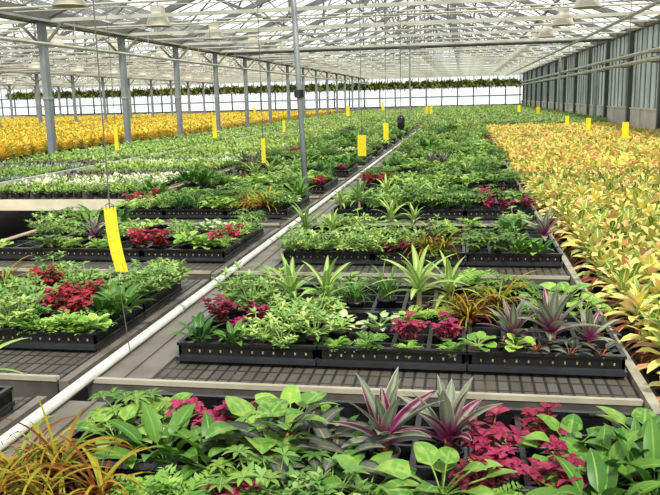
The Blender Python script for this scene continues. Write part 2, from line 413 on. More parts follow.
ORD = ['', 'first', 'second', 'third', 'fourth', 'fifth', 'sixth', 'seventh', 'eighth', 'ninth', 'tenth', 'eleventh', 'twelfth', 'thirteenth', 'fourteenth', 'fifteenth', 'sixteenth', 'seventeenth', 'eighteenth', 'nineteenth', 'twentieth']
def ordinal(n):
    return ORD[n] if n <= 20 else {2: 'twenty', 3: 'thirty', 4: 'forty', 5: 'fifty', 6: 'sixty'}[n//10]+'-'+ORD[n % 10] if n % 10 else {3: 'thirtieth', 4: 'fortieth', 5: 'fiftieth', 6: 'sixtieth'}[n//10]

# ------------------------------------------------------------------ shell
XW, XG, SPAN, YB = 5.0, -8.8, 13.8, 69.6           # right wall, first gutter, span width, end wall
BAY, Y0 = 3.87, 7.68
GZ = CAMZ+1.78                                     # gutter height
RZ = GZ+2.85
NB = 17
XL = XG-3*SPAN
TY = [Y0+BAY*i for i in range(NB)]
YS = -3.0
fl = MB(); fl.box(XL, XW+.3, YS, YB+.2, -.1, 0); struct('floor', fl, M['floor'])
g = MB(); g.box(-300, 300, -60, 400, -.3, -.12); o = struct('ground', g, M['ground'])

def slope_pts(x0, x1): xm = (x0+x1)/2; return ((x0, xm), (x1, xm))
spans = [(XG+SPAN*-k, XG+SPAN*(1-k)) for k in range(0, 4)]
for k, (x0, x1) in enumerate(spans):
    xm = (x0+x1)/2
    gl, bars, pur = MB(), MB(), MB()
    for a in (x0, x1):
        b = gl.add([(a, YS, GZ+.12), (xm, YS, RZ), (xm, YB, RZ), (a, YB, GZ+.12)]); gl.quad([b, b+1, b+2, b+3])
        y = YS
        while y < YB:
            bars.bar((a, y, GZ+.10), (xm, y, RZ-.02), .028, .022); y += BAY/4
        for q in (.33, .66):
            pur.bar((a+(xm-a)*q, YS, GZ+.02+(RZ-GZ-.1)*q), (a+(xm-a)*q, YB, GZ+.02+(RZ-GZ-.1)*q), .06, .07)
    pur.bar((xm, YS, RZ-.08), (xm, YB, RZ-.08), .08, .14)
    c = struct('ceiling', gl, M['glass'])
    build('glazing_bars', bars, M['roofsteel'], c)
    build('purlin', pur, M['roofsteel'], c)

SPN = ['main span', 'second span leftward', 'third span leftward', 'farthest left span']
def truss_mb(x0, x1):
    xm = (x0+x1)/2; out = {}
    out['bottom_chord'] = MB().bar((x0, 0, GZ), (x1, 0, GZ), .05, .075)
    out['pipe'] = MB().tube((x0, .12, GZ+.30), (x1, .12, GZ+.30), .02, 6)
    out['rafters'] = MB().bar((x0, 0, GZ+.03), (xm, 0, RZ-.1), .13, .13).bar((x1, 0, GZ+.03), (xm, 0, RZ-.1), .13, .13)
    w = MB(); w.bar((xm, 0, GZ), (xm, 0, RZ-.1), .06, .06)
    for s in (-1, 1):
        e = xm+s*SPAN/2
        zt = lambda q: GZ+.03+(RZ-.13-GZ)*q
        X = lambda q: e+(xm-e)*q
        w.tube((X(.78), 0, GZ), (X(.78), 0, zt(.78)), .028, 5)
        for q0, q1 in ((.24, .62), (.62, 1)):
            w.tube((X(q0), 0, GZ), (X((q0+q1)/2), 0, zt((q0+q1)/2)), .02, 5); w.tube((X((q0+q1)/2), 0, zt((q0+q1)/2)), (X(q1), 0, GZ), .02, 5)
    out['web_bars'] = w
    return out
for k, (x0, x1) in enumerate(spans):
    ms = {n: mb.mesh(n, M['cream'] if n in ('bottom_chord', 'pipe') else M['roofsteel']) for n, mb in truss_mb(x0, x1).items()}
    for i, y in enumerate(TY):
        if k and y < [0, 12, 18, 24][k]: continue
        t = thing('roof_truss', f'cream steel roof truss of the {SPN[k]}, {ordinal(i+1)} from the near end', 'roof truss', (0, y, 0), 'roof trusses')
        for n, me in ms.items(): obj(n, me, t)
    if k < 2:                                     # tie pipes half way between trusses
        pm = MB().tube((x0+.26, 0, GZ-.03), (x1-.26, 0, GZ-.03), .02, 6).tube((x0+.26, .9, GZ+.02), (x1-.26, .9, GZ+.02), .010, 5).mesh('tie_pipe', M['cream'])
        for i, y in enumerate(TY[:-1]):
            if k and y < 12: continue
            tag(obj('hanging_tie_pipe', pm, None, (0, y+1.55, 0)), f'thin cream pipe pair across the {SPN[k]}, {ordinal(i+1)} from the near end', 'pipe', 'cross pipes under the roof')
for k in range(1, 4):                             # gutters carried by the posts
    x = XG-SPAN*(k-1)
    g = thing('gutter', f'long brown-grey roof gutter along the {ordinal(k)} row of posts from the mixed benches', 'gutter', (x, 0, 0))
    build('channel', MB().box(-.22, .22, YS, YB, GZ+.02, GZ+.2), M['gutter'], g)
    build('drip_rail', MB().bar((-.22, YS, GZ-.02), (-.22, YB, GZ-.02), .04, .05).bar((.22, YS, GZ-.02), (.22, YB, GZ-.02), .04, .05), M['galv'], g)
    sh = MB().box(-.06, .06, -.09, .09, .02, GZ-.06).mesh('shaft', M['post']); fo = MB().box(-.14, .14, -.14, .14, 0, .02).mesh('foot_plate', M['galv'])
    hd = MB().box(-.15, .15, -.1, .1, GZ-.06, GZ+.02).bar((-.05, 0, GZ-.5), (-.5, 0, GZ-.04), .04, .05).bar((.05, 0, GZ-.5), (.5, 0, GZ-.04), .04, .05).mesh('head_bracket', M['gutter'])
    cl = MB().box(-.075, .075, -.105, .105, 2.0, 2.05).mesh('clamp_band', M['galv'])
    for i, y in enumerate(TY):
        if y < 10 or (k > 1 and y < 22): continue
        p = thing('roof_post', f'grey steel roof post, {ordinal(k)} post row left of mixed benches, {ordinal(i)} from near end', 'post', (x, y, 0), 'roof posts')
        obj('shaft', sh, p); obj('foot_plate', fo, p); obj('head_bracket', hd, p); obj('clamp_band', cl, p)

# right side wall: concrete kerb, dark posts, glass
w = thing('wall_right', None, None, (0, 0, 0), None, 'structure')
KZ = CAMZ-.50
kb = MB(); y = YS
while y < YB:
    kb.box(XW, XW+.2, y+.012, min(y+1.95, YB)-.0, 0, KZ); y += 1.935
build('kerb', kb, M['concrete'], w)
kt = MB(); kt.box(XW-.03, XW+.22, YS, YB, KZ, KZ+.04); build('kerb_cap', kt, M['concrete'], w)
gl = MB(); b = gl.add([(XW+.12, YS, KZ), (XW+.12, YB, KZ), (XW+.12, YB, GZ+.12), (XW+.12, YS, GZ+.12)]); gl.quad([b, b+1, b+2, b+3]); build('glass', gl, M['wglass'], w)
mu = MB(); y = YS
while y < YB: mu.box(XW+.09, XW+.125, y, y+.035, KZ, GZ+.1); y += BAY/6
mu.box(XW+.08, XW+.13, YS, YB, GZ-.7, GZ-.65)
build('mullions', mu, M['post'], w)
ev = MB(); ev.box(XW-.05, XW+.2, YS, YB, GZ, GZ+.16); build('eave_beam', ev, M['gutter'], w)
wp = MB().box(-.10, .03, -.09, .09, KZ-.45, GZ).mesh('wall_post', M['wallpost']); kj = MB().box(-.05, .0, -.12, .12, 0, KZ).mesh('joint', M['concrete'])
for i, y in enumerate(TY):
    o = tag(obj('wall_post', wp, None, (XW-.001, y+1.7, 0)), f'dark post on the right-hand glass wall, {ordinal(i+1)} from the near end', 'wall post', 'dark wall posts')
    o = obj('kerb_joint', kj, w, (XW, y+.3, 0))
# pipes along that wall
for nm, z, r, lb in (('heating_pipe', CAMZ+.80, .06, 'lower fat grey heating pipe running along the right-hand glass wall'), ('heating_pipe', CAMZ+1.02, .055, 'upper grey heating pipe running along the right-hand glass wall')):
    t = thing(nm, lb, 'pipe', (XW-.28, 0, z))
    build('pipe_run', MB().tube((0, YS, 0), (0, YB-.3, 0), r, 10), M['cream'], t, smooth=True)
    for i in range(3, NB): build('wall_bracket', MB().bar((0, TY[i]+1.7, -r-.01), (.165, TY[i]+1.7, -r-.01), .03, .03).box(-.03, .03, TY[i]+1.68, TY[i]+1.72, -r-.02, r+.02), M['wallpost'], t)
t = thing('overhead_pipe', 'grey pipe hung lengthwise under the trusses near the right-hand wall', 'pipe', (3.55, 0, GZ-.16))
build('pipe_run', MB().tube((0, 3, 0), (0, YB-.3, 0), .04, 8), M['galv'], t)
for i in range(2, NB): build('hanger', MB().tube((0, TY[i], 0), (0, TY[i], .12), .012, 5), M['galv'], t)
t = thing('overhead_pipe', 'cream pipe hung lengthwise just inside the left post row', 'pipe', (-8.05, 0, GZ-.58))
build('pipe_run', MB().tube((0, 3, 0), (0, YB-.3, 0), .035, 8), M['cream'], t)
for i in range(1, NB): build('hanger', MB().tube((0, TY[i], 0), (0, TY[i], .54), .01, 5), M['galv'], t)
for y, zt, lb in ((28.6, CAMZ+.75, 'light grey standpipe dropping from the wall pipes to the floor'), (39.2, GZ-.06, 'thin light pole standing before the right-hand wall, beyond the standpipe')):
    t = thing('standpipe' if y < 30 else 'thin_pole', lb, 'pipe' if y < 30 else 'pole', (XW-.42, y, 0))
    build('shaft', MB().tube((0, 0, 0), (0, 0, zt), .065 if y < 30 else .045, 10), M['galv'], t); build('foot_flange', MB().tube((0, 0, 0), (0, 0, .02), .1, 10), M['galv'], t)

# end wall: concrete base, windows, gables
eb = MB(); eb.box(XL, XW, YB, YB+.2, 0, CAMZ-.84); wb = struct('wall_back', eb, M['concrete'])
WB0, WB1 = CAMZ-.84, CAMZ+.77
gg = MB()
b = gg.add([(XL, YB+.1, WB1), (XW, YB+.1, WB1), (XW, YB+.1, GZ+.1), (XL, YB+.1, GZ+.1)]); gg.quad([b, b+1, b+2, b+3])
for x0, x1 in spans: b = gg.add([(x0, YB+.1, GZ+.1), (x1, YB+.1, GZ+.1), ((x0+x1)/2, YB+.1, RZ)]); gg.quad([b, b+1, b+2], 0)
build('gable_glass', gg, M['bglass'], wb)
gb = MB()
for x0, x1 in spans:
    x = x0+.69
    while x < x1:
        zt = GZ+.1+(RZ-GZ-.1)*(1-abs(x-(x0+x1)/2)/(SPAN/2)); gb.box(x-.025, x+.025, YB+.03, YB+.09, WB1, zt); x += .69
gb.box(XL, XW, YB-.03, YB+.1, WB1-.03, WB1+.08); gb.box(XL, XW, YB-.02, YB+.1, GZ-.05, GZ+.12)
build('gable_bars', gb, M['roofsteel'], wb)
nw = int((XW-XL)/1.38)
for i in range(nw):
    x0 = XW-1.38*(i+1)
    if x0 < -47: break
    fr = MB(); fr.box(x0-.05, x0+.05, YB-.02, YB+.08, WB0, WB1-.03)
    fr.box(x0, x0+1.38, YB-.01, YB+.07, CAMZ-.06, CAMZ+.03); fr.box(x0, x0+1.38, YB-.01, YB+.07, WB0, WB0+.08)
    o = struct(f'window_{i+1}', fr, M['darkframe'])
    for z0, z1 in ((WB0+.08, CAMZ-.06), (CAMZ+.03, WB1-.03)):
        p = MB(); b = p.add([(x0+.05, YB+.03, z0), (x0+1.33, YB+.03, z0), (x0+1.33, YB+.03, z1), (x0+.05, YB+.03, z1)]); p.quad([b, b+1, b+2, b+3]); build('pane', p, M['bglass'], o)
lw = MB(); lw.box(XL-.2, XL, YS, YB, 0, .8); wl = struct('wall_left', lw, M['concrete'])
gl = MB(); b = gl.add([(XL-.1, YS, .8), (XL-.1, YB, .8), (XL-.1, YB, GZ+.12), (XL-.1, YS, GZ+.12)]); gl.quad([b, b+1, b+2, b+3]); build('glass', gl, M['bglass'], wl)

# lamps hung on the trusses
lsh = MB().lathe([(.11, .30), (.12, .30), (.20, .22), (.27, .02), (.29, 0)], 14).mesh('reflector', M['lampshade'], True)
lin = MB().disc(.26, .015, 14).mesh('lens', M['lampdark']); lbl = MB().box(-.13, .13, -.09, .09, .28, .42).mesh('ballast', M['lampshade']); lhk = MB().tube((0, 0, .42), (0, 0, .56), .012, 5).mesh('hook', M['wire'])
first = None
for k, xs in ((0, (-6.55, 2.4)), (1, (-18.6, -11.2)), (2, (-32,))):
    for j, x in enumerate(xs):
        for i, y in enumerate(TY[:13]):
            yy = y+.9
            if yy < [0, 20, 24][k] or not in_view(x, yy, GZ+.1, 30): continue
            lb = f'cream dome lamp under the {SPN[k]}, {"left" if j == 0 else "right"} lamp line, {ordinal(i)} lamp along'
            if first is None:
                first = thing('hanging_grow_lamp', lb, 'lamp', (x, yy, GZ-.13), 'grow lamps')
                obj('reflector', lsh, first); obj('lens', lin, first); obj('ballast', lbl, first); obj('hook', lhk, first)
                o = first
            else: o = copy_tree(first, (x, yy, GZ-.13), 0, 1, lb, 'grow lamps')
t = thing('shade_screen', 'folded grey shade screen bunched across the main span under the roof', 'shade screen', (0, 27.2, GZ-.02))
sm = MB()
for i in range(5): sm.tube((XG+.3, i*.07, -.05+.02*(i % 2)), (XW-.15, i*.07, -.05+.02*(i % 2)), .04, 6)
build('folded_cloth', sm, M['screen'], t); build('lead_bar', MB().bar((XG+.3, -.08, -.08), (XW-.15, -.08, -.08), .05, .07), M['wallpost'], t)
# row of hanging baskets before the end wall
bk = MB().lathe([(.10, 0), (.17, .16), (.18, .16)], 8, 1); r = random.Random(3)
for i in range(60):
    leaf(bk, (r.uniform(-.2, .2), r.uniform(-.2, .2), .15), i*GA, r.uniform(-.6, 1.4), r.uniform(.22, .46), .10, r.uniform(.8, 2.4), 3, 'ovate', .2, 0, r.random())
bk.tube((0, 0, .15), (0, 0, .62), .008, 4, 1)
bkm = bk.mesh('hanging_basket', [L['basket'], M['wire']])
n = 0; x = XW-.5
while x > -43:
    hb = tag(obj('hanging_basket', bkm, None, (x, YB-1.6, CAMZ+.80+.12*((n*7) % 3-1)*.5)), 'leafy hanging basket in the row before the far end wall', 'hanging basket', 'hanging baskets at the far end'); hb.rotation_euler = (0, 0, n*1.7); hb.scale = (1.5, 1.5, 1.5)
    x -= .40; n += 1
t = thing('hanging_rail', 'cream pipe carrying the hanging baskets at the far end', 'pipe', (0, YB-1.6, CAMZ+1.68))
build('pipe_run', MB().tube((XL, 0, 0), (XW-.1, 0, 0), .03, 6), M['cream'], t)

# ------------------------------------------------------------------ benches
U0, UP = 0.775, 1.95                              # near edge of the first bench unit, pitch
BX = {'centre': (-1.50, .70), 'left': (-3.70, -1.58)}
UNITS = 12
def leg(x, y, top=BZ-.1): return MB().box(x-.025, x+.025, y-.025, y+.025, 0, top)
def bench_unit(side, n):
    x0, x1 = BX[side]; y0 = U0+UP*n; y1 = y0+UP-.19
    t = thing('bench', f'grey wire-bed bench section under the {["nearest","second","third","fourth"][n] if n < 4 else ordinal(n+1)} tray row of the {side} bench', 'bench', (0, 0, 0), 'bench sections')
    a, b = (x0+.27, x1-.06) if side == 'centre' else (x0+.07, x1-.05)
    o = build('wire_bed', MB().box(a, b, y0+.03, y1, BZ-.03, BZ), M['bed'], t)
    rl = MB().box(x0, x1-.055, y0, y0+.010, BZ-.008, BZ+.012).box(x0, x1-.055, y0+.022, y0+.030, BZ-.010, BZ+.008)
    build('front_lip', rl, M['rail'], t)
    build('front_face', MB().box(x0, x1-.055, y0+.004, y0+.024, BZ-.10, BZ-.008), M['fascia'], t)
    if side == 'centre':
        build('side_sheet', MB().box(x0-.0, x0+.265, y0+.03, y1, BZ-.03, BZ-.005).box(x0+.245, x0+.265, y0+.03, y1, BZ-.005, BZ+.012).box(x0+.13, x0+.138, y0+.03, y1, BZ-.005, BZ+.004), M['flange'], t)
        build('side_rail', MB().box(x1-.05, x1-.012, y0, y1+.19, BZ-.06, BZ+.025), M['rail2'], t)
    else:
        build('side_rail', MB().box(x0, x0+.06, y0, y1+.19, BZ-.06, BZ+.045), M['wood'], t)
        build('side_sheet', MB().box(x1-.045, x1-.005, y0, y1+.03, BZ-.05, BZ-.005), M['flange'], t)
    for lx in (x0+.3, x1-.2):
        for ly in (y0+.3, y1-.3): build('leg', leg(lx, ly, BZ-.03), M['galv'], t)
    return t
for n in range(UNITS):
    for sd in BX: bench_unit(sd, n)
YF = U0+UP*UNITS
def long_bench(label, x0, x1, y0, y1, face, edge, h=BZ):
    t = thing('bench', label, 'bench')
    build('bed', MB().box(x0+.04, x1-.04, y0+.03, y1, h-.04, h), M['bed'], t)
    build('front_face', MB().box(x0, x1, y0, y0+.03, h-.125, h+.005), face, t)
    build('side_rail', MB().box(x0, x0+.04, y0+.03, y1, h-.07, h+.03), edge, t)
    build('side_rail', MB().box(x1-.04, x1, y0+.03, y1, h-.07, h+.05), edge, t)
    y = y0+2.4
    while y < y1:
        for x in (x0+.3, x1-.3): build('leg', leg(x, y, h-.04), M['wallpost'], t)  # dark leg colour stands in for shade under the bench
        y += 6 if y < 30 else 20
    return t
long_bench('far continuation of the centre bench running to the end wall', -1.5, .7, YF+.02, YB-2.5, M['fascia'], M['rail'])
long_bench('far continuation of the left bench running to the end wall', -3.7, -1.58, YF+.02, YB-2.5, M['fascia'], M['flange'])
long_bench('long right bench full of yellow crotons, green plants beyond', .715, 4.75, 1.0, YB-2.5, M['fascia'], M['fascia'], BZ-.09)
long_bench('bedding plant bench with a cream front board over the dark gap', -5.95, -3.72, 8.35, YB-2.5, M['creamboard'], M['flange'])
long_bench('bedding plant bench between the white rail and the post row', -8.45, -6.08, 8.35, YB-2.5, M['creamboard'], M['flange'])
for k, (a, b) in enumerate(((-15.6, -9.55), (-22.2, -16.2), (-32, -23.2), (-46, -33))):
    long_bench(f'bench of golden crotons left of the post row, {ordinal(k+1)} outward', a, b, 9.0 if k == 0 else 20, YB-2.5, M['fascia'], M['flange'], BZ-.12)

# white pipes
def pipe(label, x, y0, y1, z, r, mat):
    t = thing('white_pipe', label, 'pipe', (x, 0, z))
    build('pipe_run', MB().tube((0, y0, 0), (0, y1, 0), r, 12), mat, t, smooth=True)
    y = y0+1.2
    while y < min(y1, 30): build('clip', MB().tube((0, y-.012, 0), (0, y+.012, 0), r+.004, 12).box(-.012, .012, y-.012, y+.012, -(z-BZ)-.005, 0), M['galv'], t); y += UP
    return t
pipe('long white water pipe lying between the left and centre benches', -1.487, .6, YB-3, BZ+.017, .0215, M['white'])
t = thing('bench_rail', 'thin white rail between the two bedding benches', 'rail', (-6.015, 0, BZ+.10))
build('rail_bar', MB().box(-.025, .025, 8.4, YB-3, -.03, .03), M['white'], t)
for i in range(8): build('stanchion', MB().box(-.015, .015, 9+4*i, 9.03+4*i, -.16, -.03), M['galv'], t)
t = thing('white_hose', 'white hose lying across the green plants beyond the right-hand crotons', 'hose', (2.75, 0, BZ+.26))
build('hose_run', MB().path([(.0, 41, 0), (.02, 36, .01), (.0, 31, 0), (.08, 27.2, -.01)], .025, 6), M['white'], t)
build('end_cap', MB().tube((.08, 27.2, -.01), (.085, 27.0, -.02), .032, 8), M['galv'], t)

# upright pole with its clamp, by the white pipe
t = thing('upright_pole', 'tall blue-grey pole with black clamp standing beside the white pipe', 'pole', (-1.70, 8.3, 0))
build('shaft', MB().tube((0, 0, 0), (-.13, 0, 3.9), .030, 12), M['post'], t, smooth=True)
build('clamp', MB().tube((-.063, 0, 1.88), (-.066, 0, 1.96), .05, 12).box(-.12, -.05, -.02, .02, 1.89, 1.94), M['black'], t)
build('foot_collar', MB().tube((0, 0, .0), (0, 0, .03), .07, 12), M['galv'], t)

# ------------------------------------------------------------------ trays
TW, TD, TH = .60, .53, .092
tb = MB()
tb.box(0, TW, 0, TD, 0, .012)
for x0, x1, y0, y1 in ((0, TW, 0, .012), (0, TW, TD-.012, TD), (0, .012, 0, TD), (TW-.012, TW, 0, TD)): tb.box(x0, x1, y0, y1, .01, TH-.006)
rim = MB()
for x0, x1, y0, y1 in ((-.004, TW+.004, -.010, .014), (-.004, TW+.004, TD-.014, TD+.006), (-.004, .014, 0, TD), (TW-.014, TW+.004, 0, TD)): rim.box(x0, x1, y0, y1, TH-.012, TH)
lip = MB()
for x0, x1, y0, y1 in ((-.004, TW+.004, -.032, .0), (-.004, TW+.004, TD, TD+.006), (-.006, .0, 0, TD), (TW, TW+.006, 0, TD)): lip.box(x0, x1, y0, y1, .018, .036)
grid = MB()
for i in range(1, 4): grid.box(i*TW/4-.009, i*TW/4+.009, .012, TD-.012, .012, TH-.02)
for j in range(1, 4): grid.box(.012, TW-.012, j*TD/4-.007, j*TD/4+.007, .012, TH-.022)
for i in range(12): tb.box(.045+i*.0465, .051+i*.0465, -.003, .002, .050, .060, 1)
tray_me = {'tray_wall': tb.mesh('tray_wall', [M['black'], M['wood']]), 'rim': rim.mesh('rim', M['black']), 'lower_lip': lip.mesh('lower_lip', M['lip']),
           'cell_divider': grid.mesh('cell_divider', M['pot'])}
ROWY = {}
TRX = {'centre': (-1.20, -.585, .03), 'left': (-3.46, -2.845, -2.23)}
RN = ['nearest', 'second', 'third', 'fourth', 'fifth', 'sixth', 'seventh', 'eighth', 'ninth', 'tenth', 'eleventh', 'twelfth']
for n in range(UNITS):
    for sd in BX:
        y0 = U0+UP*n+.29
        if n == 0: y0 = 1.34
        elif sd == 'left': y0 += .06 if n == 1 else 0.02
        if n == 1 and sd == 'centre': y0 = 2.98
        ROWY[sd, n] = (y0, y0+2*TD+.01)
        for c, cn in enumerate(('left', 'middle', 'right')):
            for d, dn in enumerate(('front', 'back')):
                t = thing('plant_tray', f'black plastic plant tray, {dn} {cn} of the {RN[n]} tray row on the {sd} bench', 'tray', (TRX[sd][c], y0+d*(TD+.012), BZ+.001), 'black plant trays')
                for nm, me in tray_me.items(): obj(nm, me, t)

# ------------------------------------------------------------------ potted plants
potmb = MB().lathe([(.031, 0), (.041, .085), (.045, .085), (.045, .072), (.0415, .072)], 12)
pot_me = potmb.mesh('pot', M['pot'], True)
soil_me = MB().disc(.040, .074, 12).mesh('soil', M['soil'])
KD = {  # kind: (generator, variants, materials, description, category, plural for groups)
    'fern': (g_fern, 3, [L['fern']], 'feathery bright green fern', 'fern', 'ferns'),
    'aralia': (g_aralia, 3, [L['aralia']], 'bushy small-leaved green aralia', 'foliage plant', 'aralias'),
    'schefflera': (g_schefflera, 3, [L['schefflera']], 'green fingered-leaf schefflera', 'foliage plant', 'scheffleras'),
    'pothos': (g_pothos, 3, [L['pothos']], 'green heart-leaved pothos', 'foliage plant', 'pothos plants'),
    'peperomia': (g_peperomia, 2, [L['peperomia']], 'low round-leaved light green peperomia', 'foliage plant', 'peperomias'),
    'peace_lily': (g_peace, 3, [L['peace_lily']], 'broad glossy-leaved green peace lily', 'foliage plant', 'peace lilies'),
    'calathea': (g_calathea, 2, [L['calathea'], M['redstem']], 'dark grey-leaved calathea', 'foliage plant', 'calatheas'),
    'arrowhead_vine': (g_syngonium, 2, [L['syngonium']], 'pale cream-green arrowhead vine', 'foliage plant', 'arrowhead vines'),
    'corn_plant': (g_dracaena, 3, [L['dracaena'], M['stem']], 'upright strap-leaved corn plant', 'foliage plant', 'corn plants'),
    'boat_lily': (g_boat, 3, [L['boat_lily'], M['redstem']], 'purple and grey striped boat lily', 'foliage plant', 'boat lilies'),
    'sedge': (g_sedge, 3, [L['sedge']], 'yellow-orange grassy sedge', 'grassy plant', 'sedges'),
    'lilyturf': (g_turf, 2, [L['lilyturf']], 'dark green grassy lilyturf', 'grassy plant', 'lilyturfs'),
    'hypoestes': (g_hyp, 3, [L['hypoestes'], M['redstem']], 'pink-red spotted hypoestes', 'foliage plant', 'hypoestes plants'),
    'red_hypoestes': (g_hyp, 2, [L['red_hypoestes'], M['redstem']], 'dark red hypoestes', 'foliage plant', 'red hypoestes plants'),
    'croton': (g_croton, 4, [L['croton'], M['stem']], 'yellow and orange croton', 'croton', 'crotons'),
    'golden_croton': (g_gold, 3, [L['golden_croton']], 'golden yellow croton', 'croton', 'golden crotons'),
    'white_bedding_plant': (g_bed(.085, .045, 18, (.4, 1.45)), 2, [L['white_bedding']], 'low white-tipped bedding plant', 'bedding plant', 'white bedding plants'),
    'green_bedding_plant': (g_bed(.085, .03, 22, (.2, 1.45)), 2, [L['green_bedding']], 'low light green bedding plant', 'bedding plant', 'green bedding plants'),
    'purple_bedding_plant': (g_bed(.075, .045, 18, (.2, 1.4)), 2, [L['purple_bedding']], 'low grey-purple bedding plant', 'bedding plant', 'purple bedding plants'),
    'silver_bedding_plant': (g_bed(.08, .04, 18, (.2, 1.4)), 2, [L['silver_bedding']], 'low silvery green bedding plant', 'bedding plant', 'silver bedding plants'),
}
FOL, WHOLE = {}, {}
for k, (g, nv, mats, *_r) in KD.items():
    r = random.Random(hash(k) % 1000 if False else sum(map(ord, k)))
    FOL[k], WHOLE[k] = [], []
    for _ in range(nv):
        mb = g(r); st = None
        if isinstance(mb, tuple): mb, st = mb
        FOL[k].append((mb.mesh('foliage', mats, True), st.mesh('stem', mats[-1]) if st else None))
        np_ = len(mats)
        if st:
            b = len(mb.v); mb.v += st.v; mb.t += st.t; mb.f += [tuple(b+q for q in f) for f in st.f]; mb.m += [np_-1]*len(st.f); mb.uv += st.uv
        mb.lathe([(.031, 0), (.041, .085), (.045, .085), (.045, .072), (.0, .072)], 8, np_)
        WHOLE[k].append(mb.mesh(k, list(mats)+[M['pot']]))
def plant_parts(pair, t):
    obj('foliage', pair[0], t)
    if pair[1]: obj('stem', pair[1], t)
LOGS = []          # (kind, x, y, z, scale, rz, place) collected first, labelled after
def put(kind, x, y, s=1., z=BZ+.014, place=None, rz=None):
    LOGS.append((kind, x, y, z, s*RND.uniform(.92, 1.08), RND.uniform(0, 2*PI) if rz is None else rz, place))
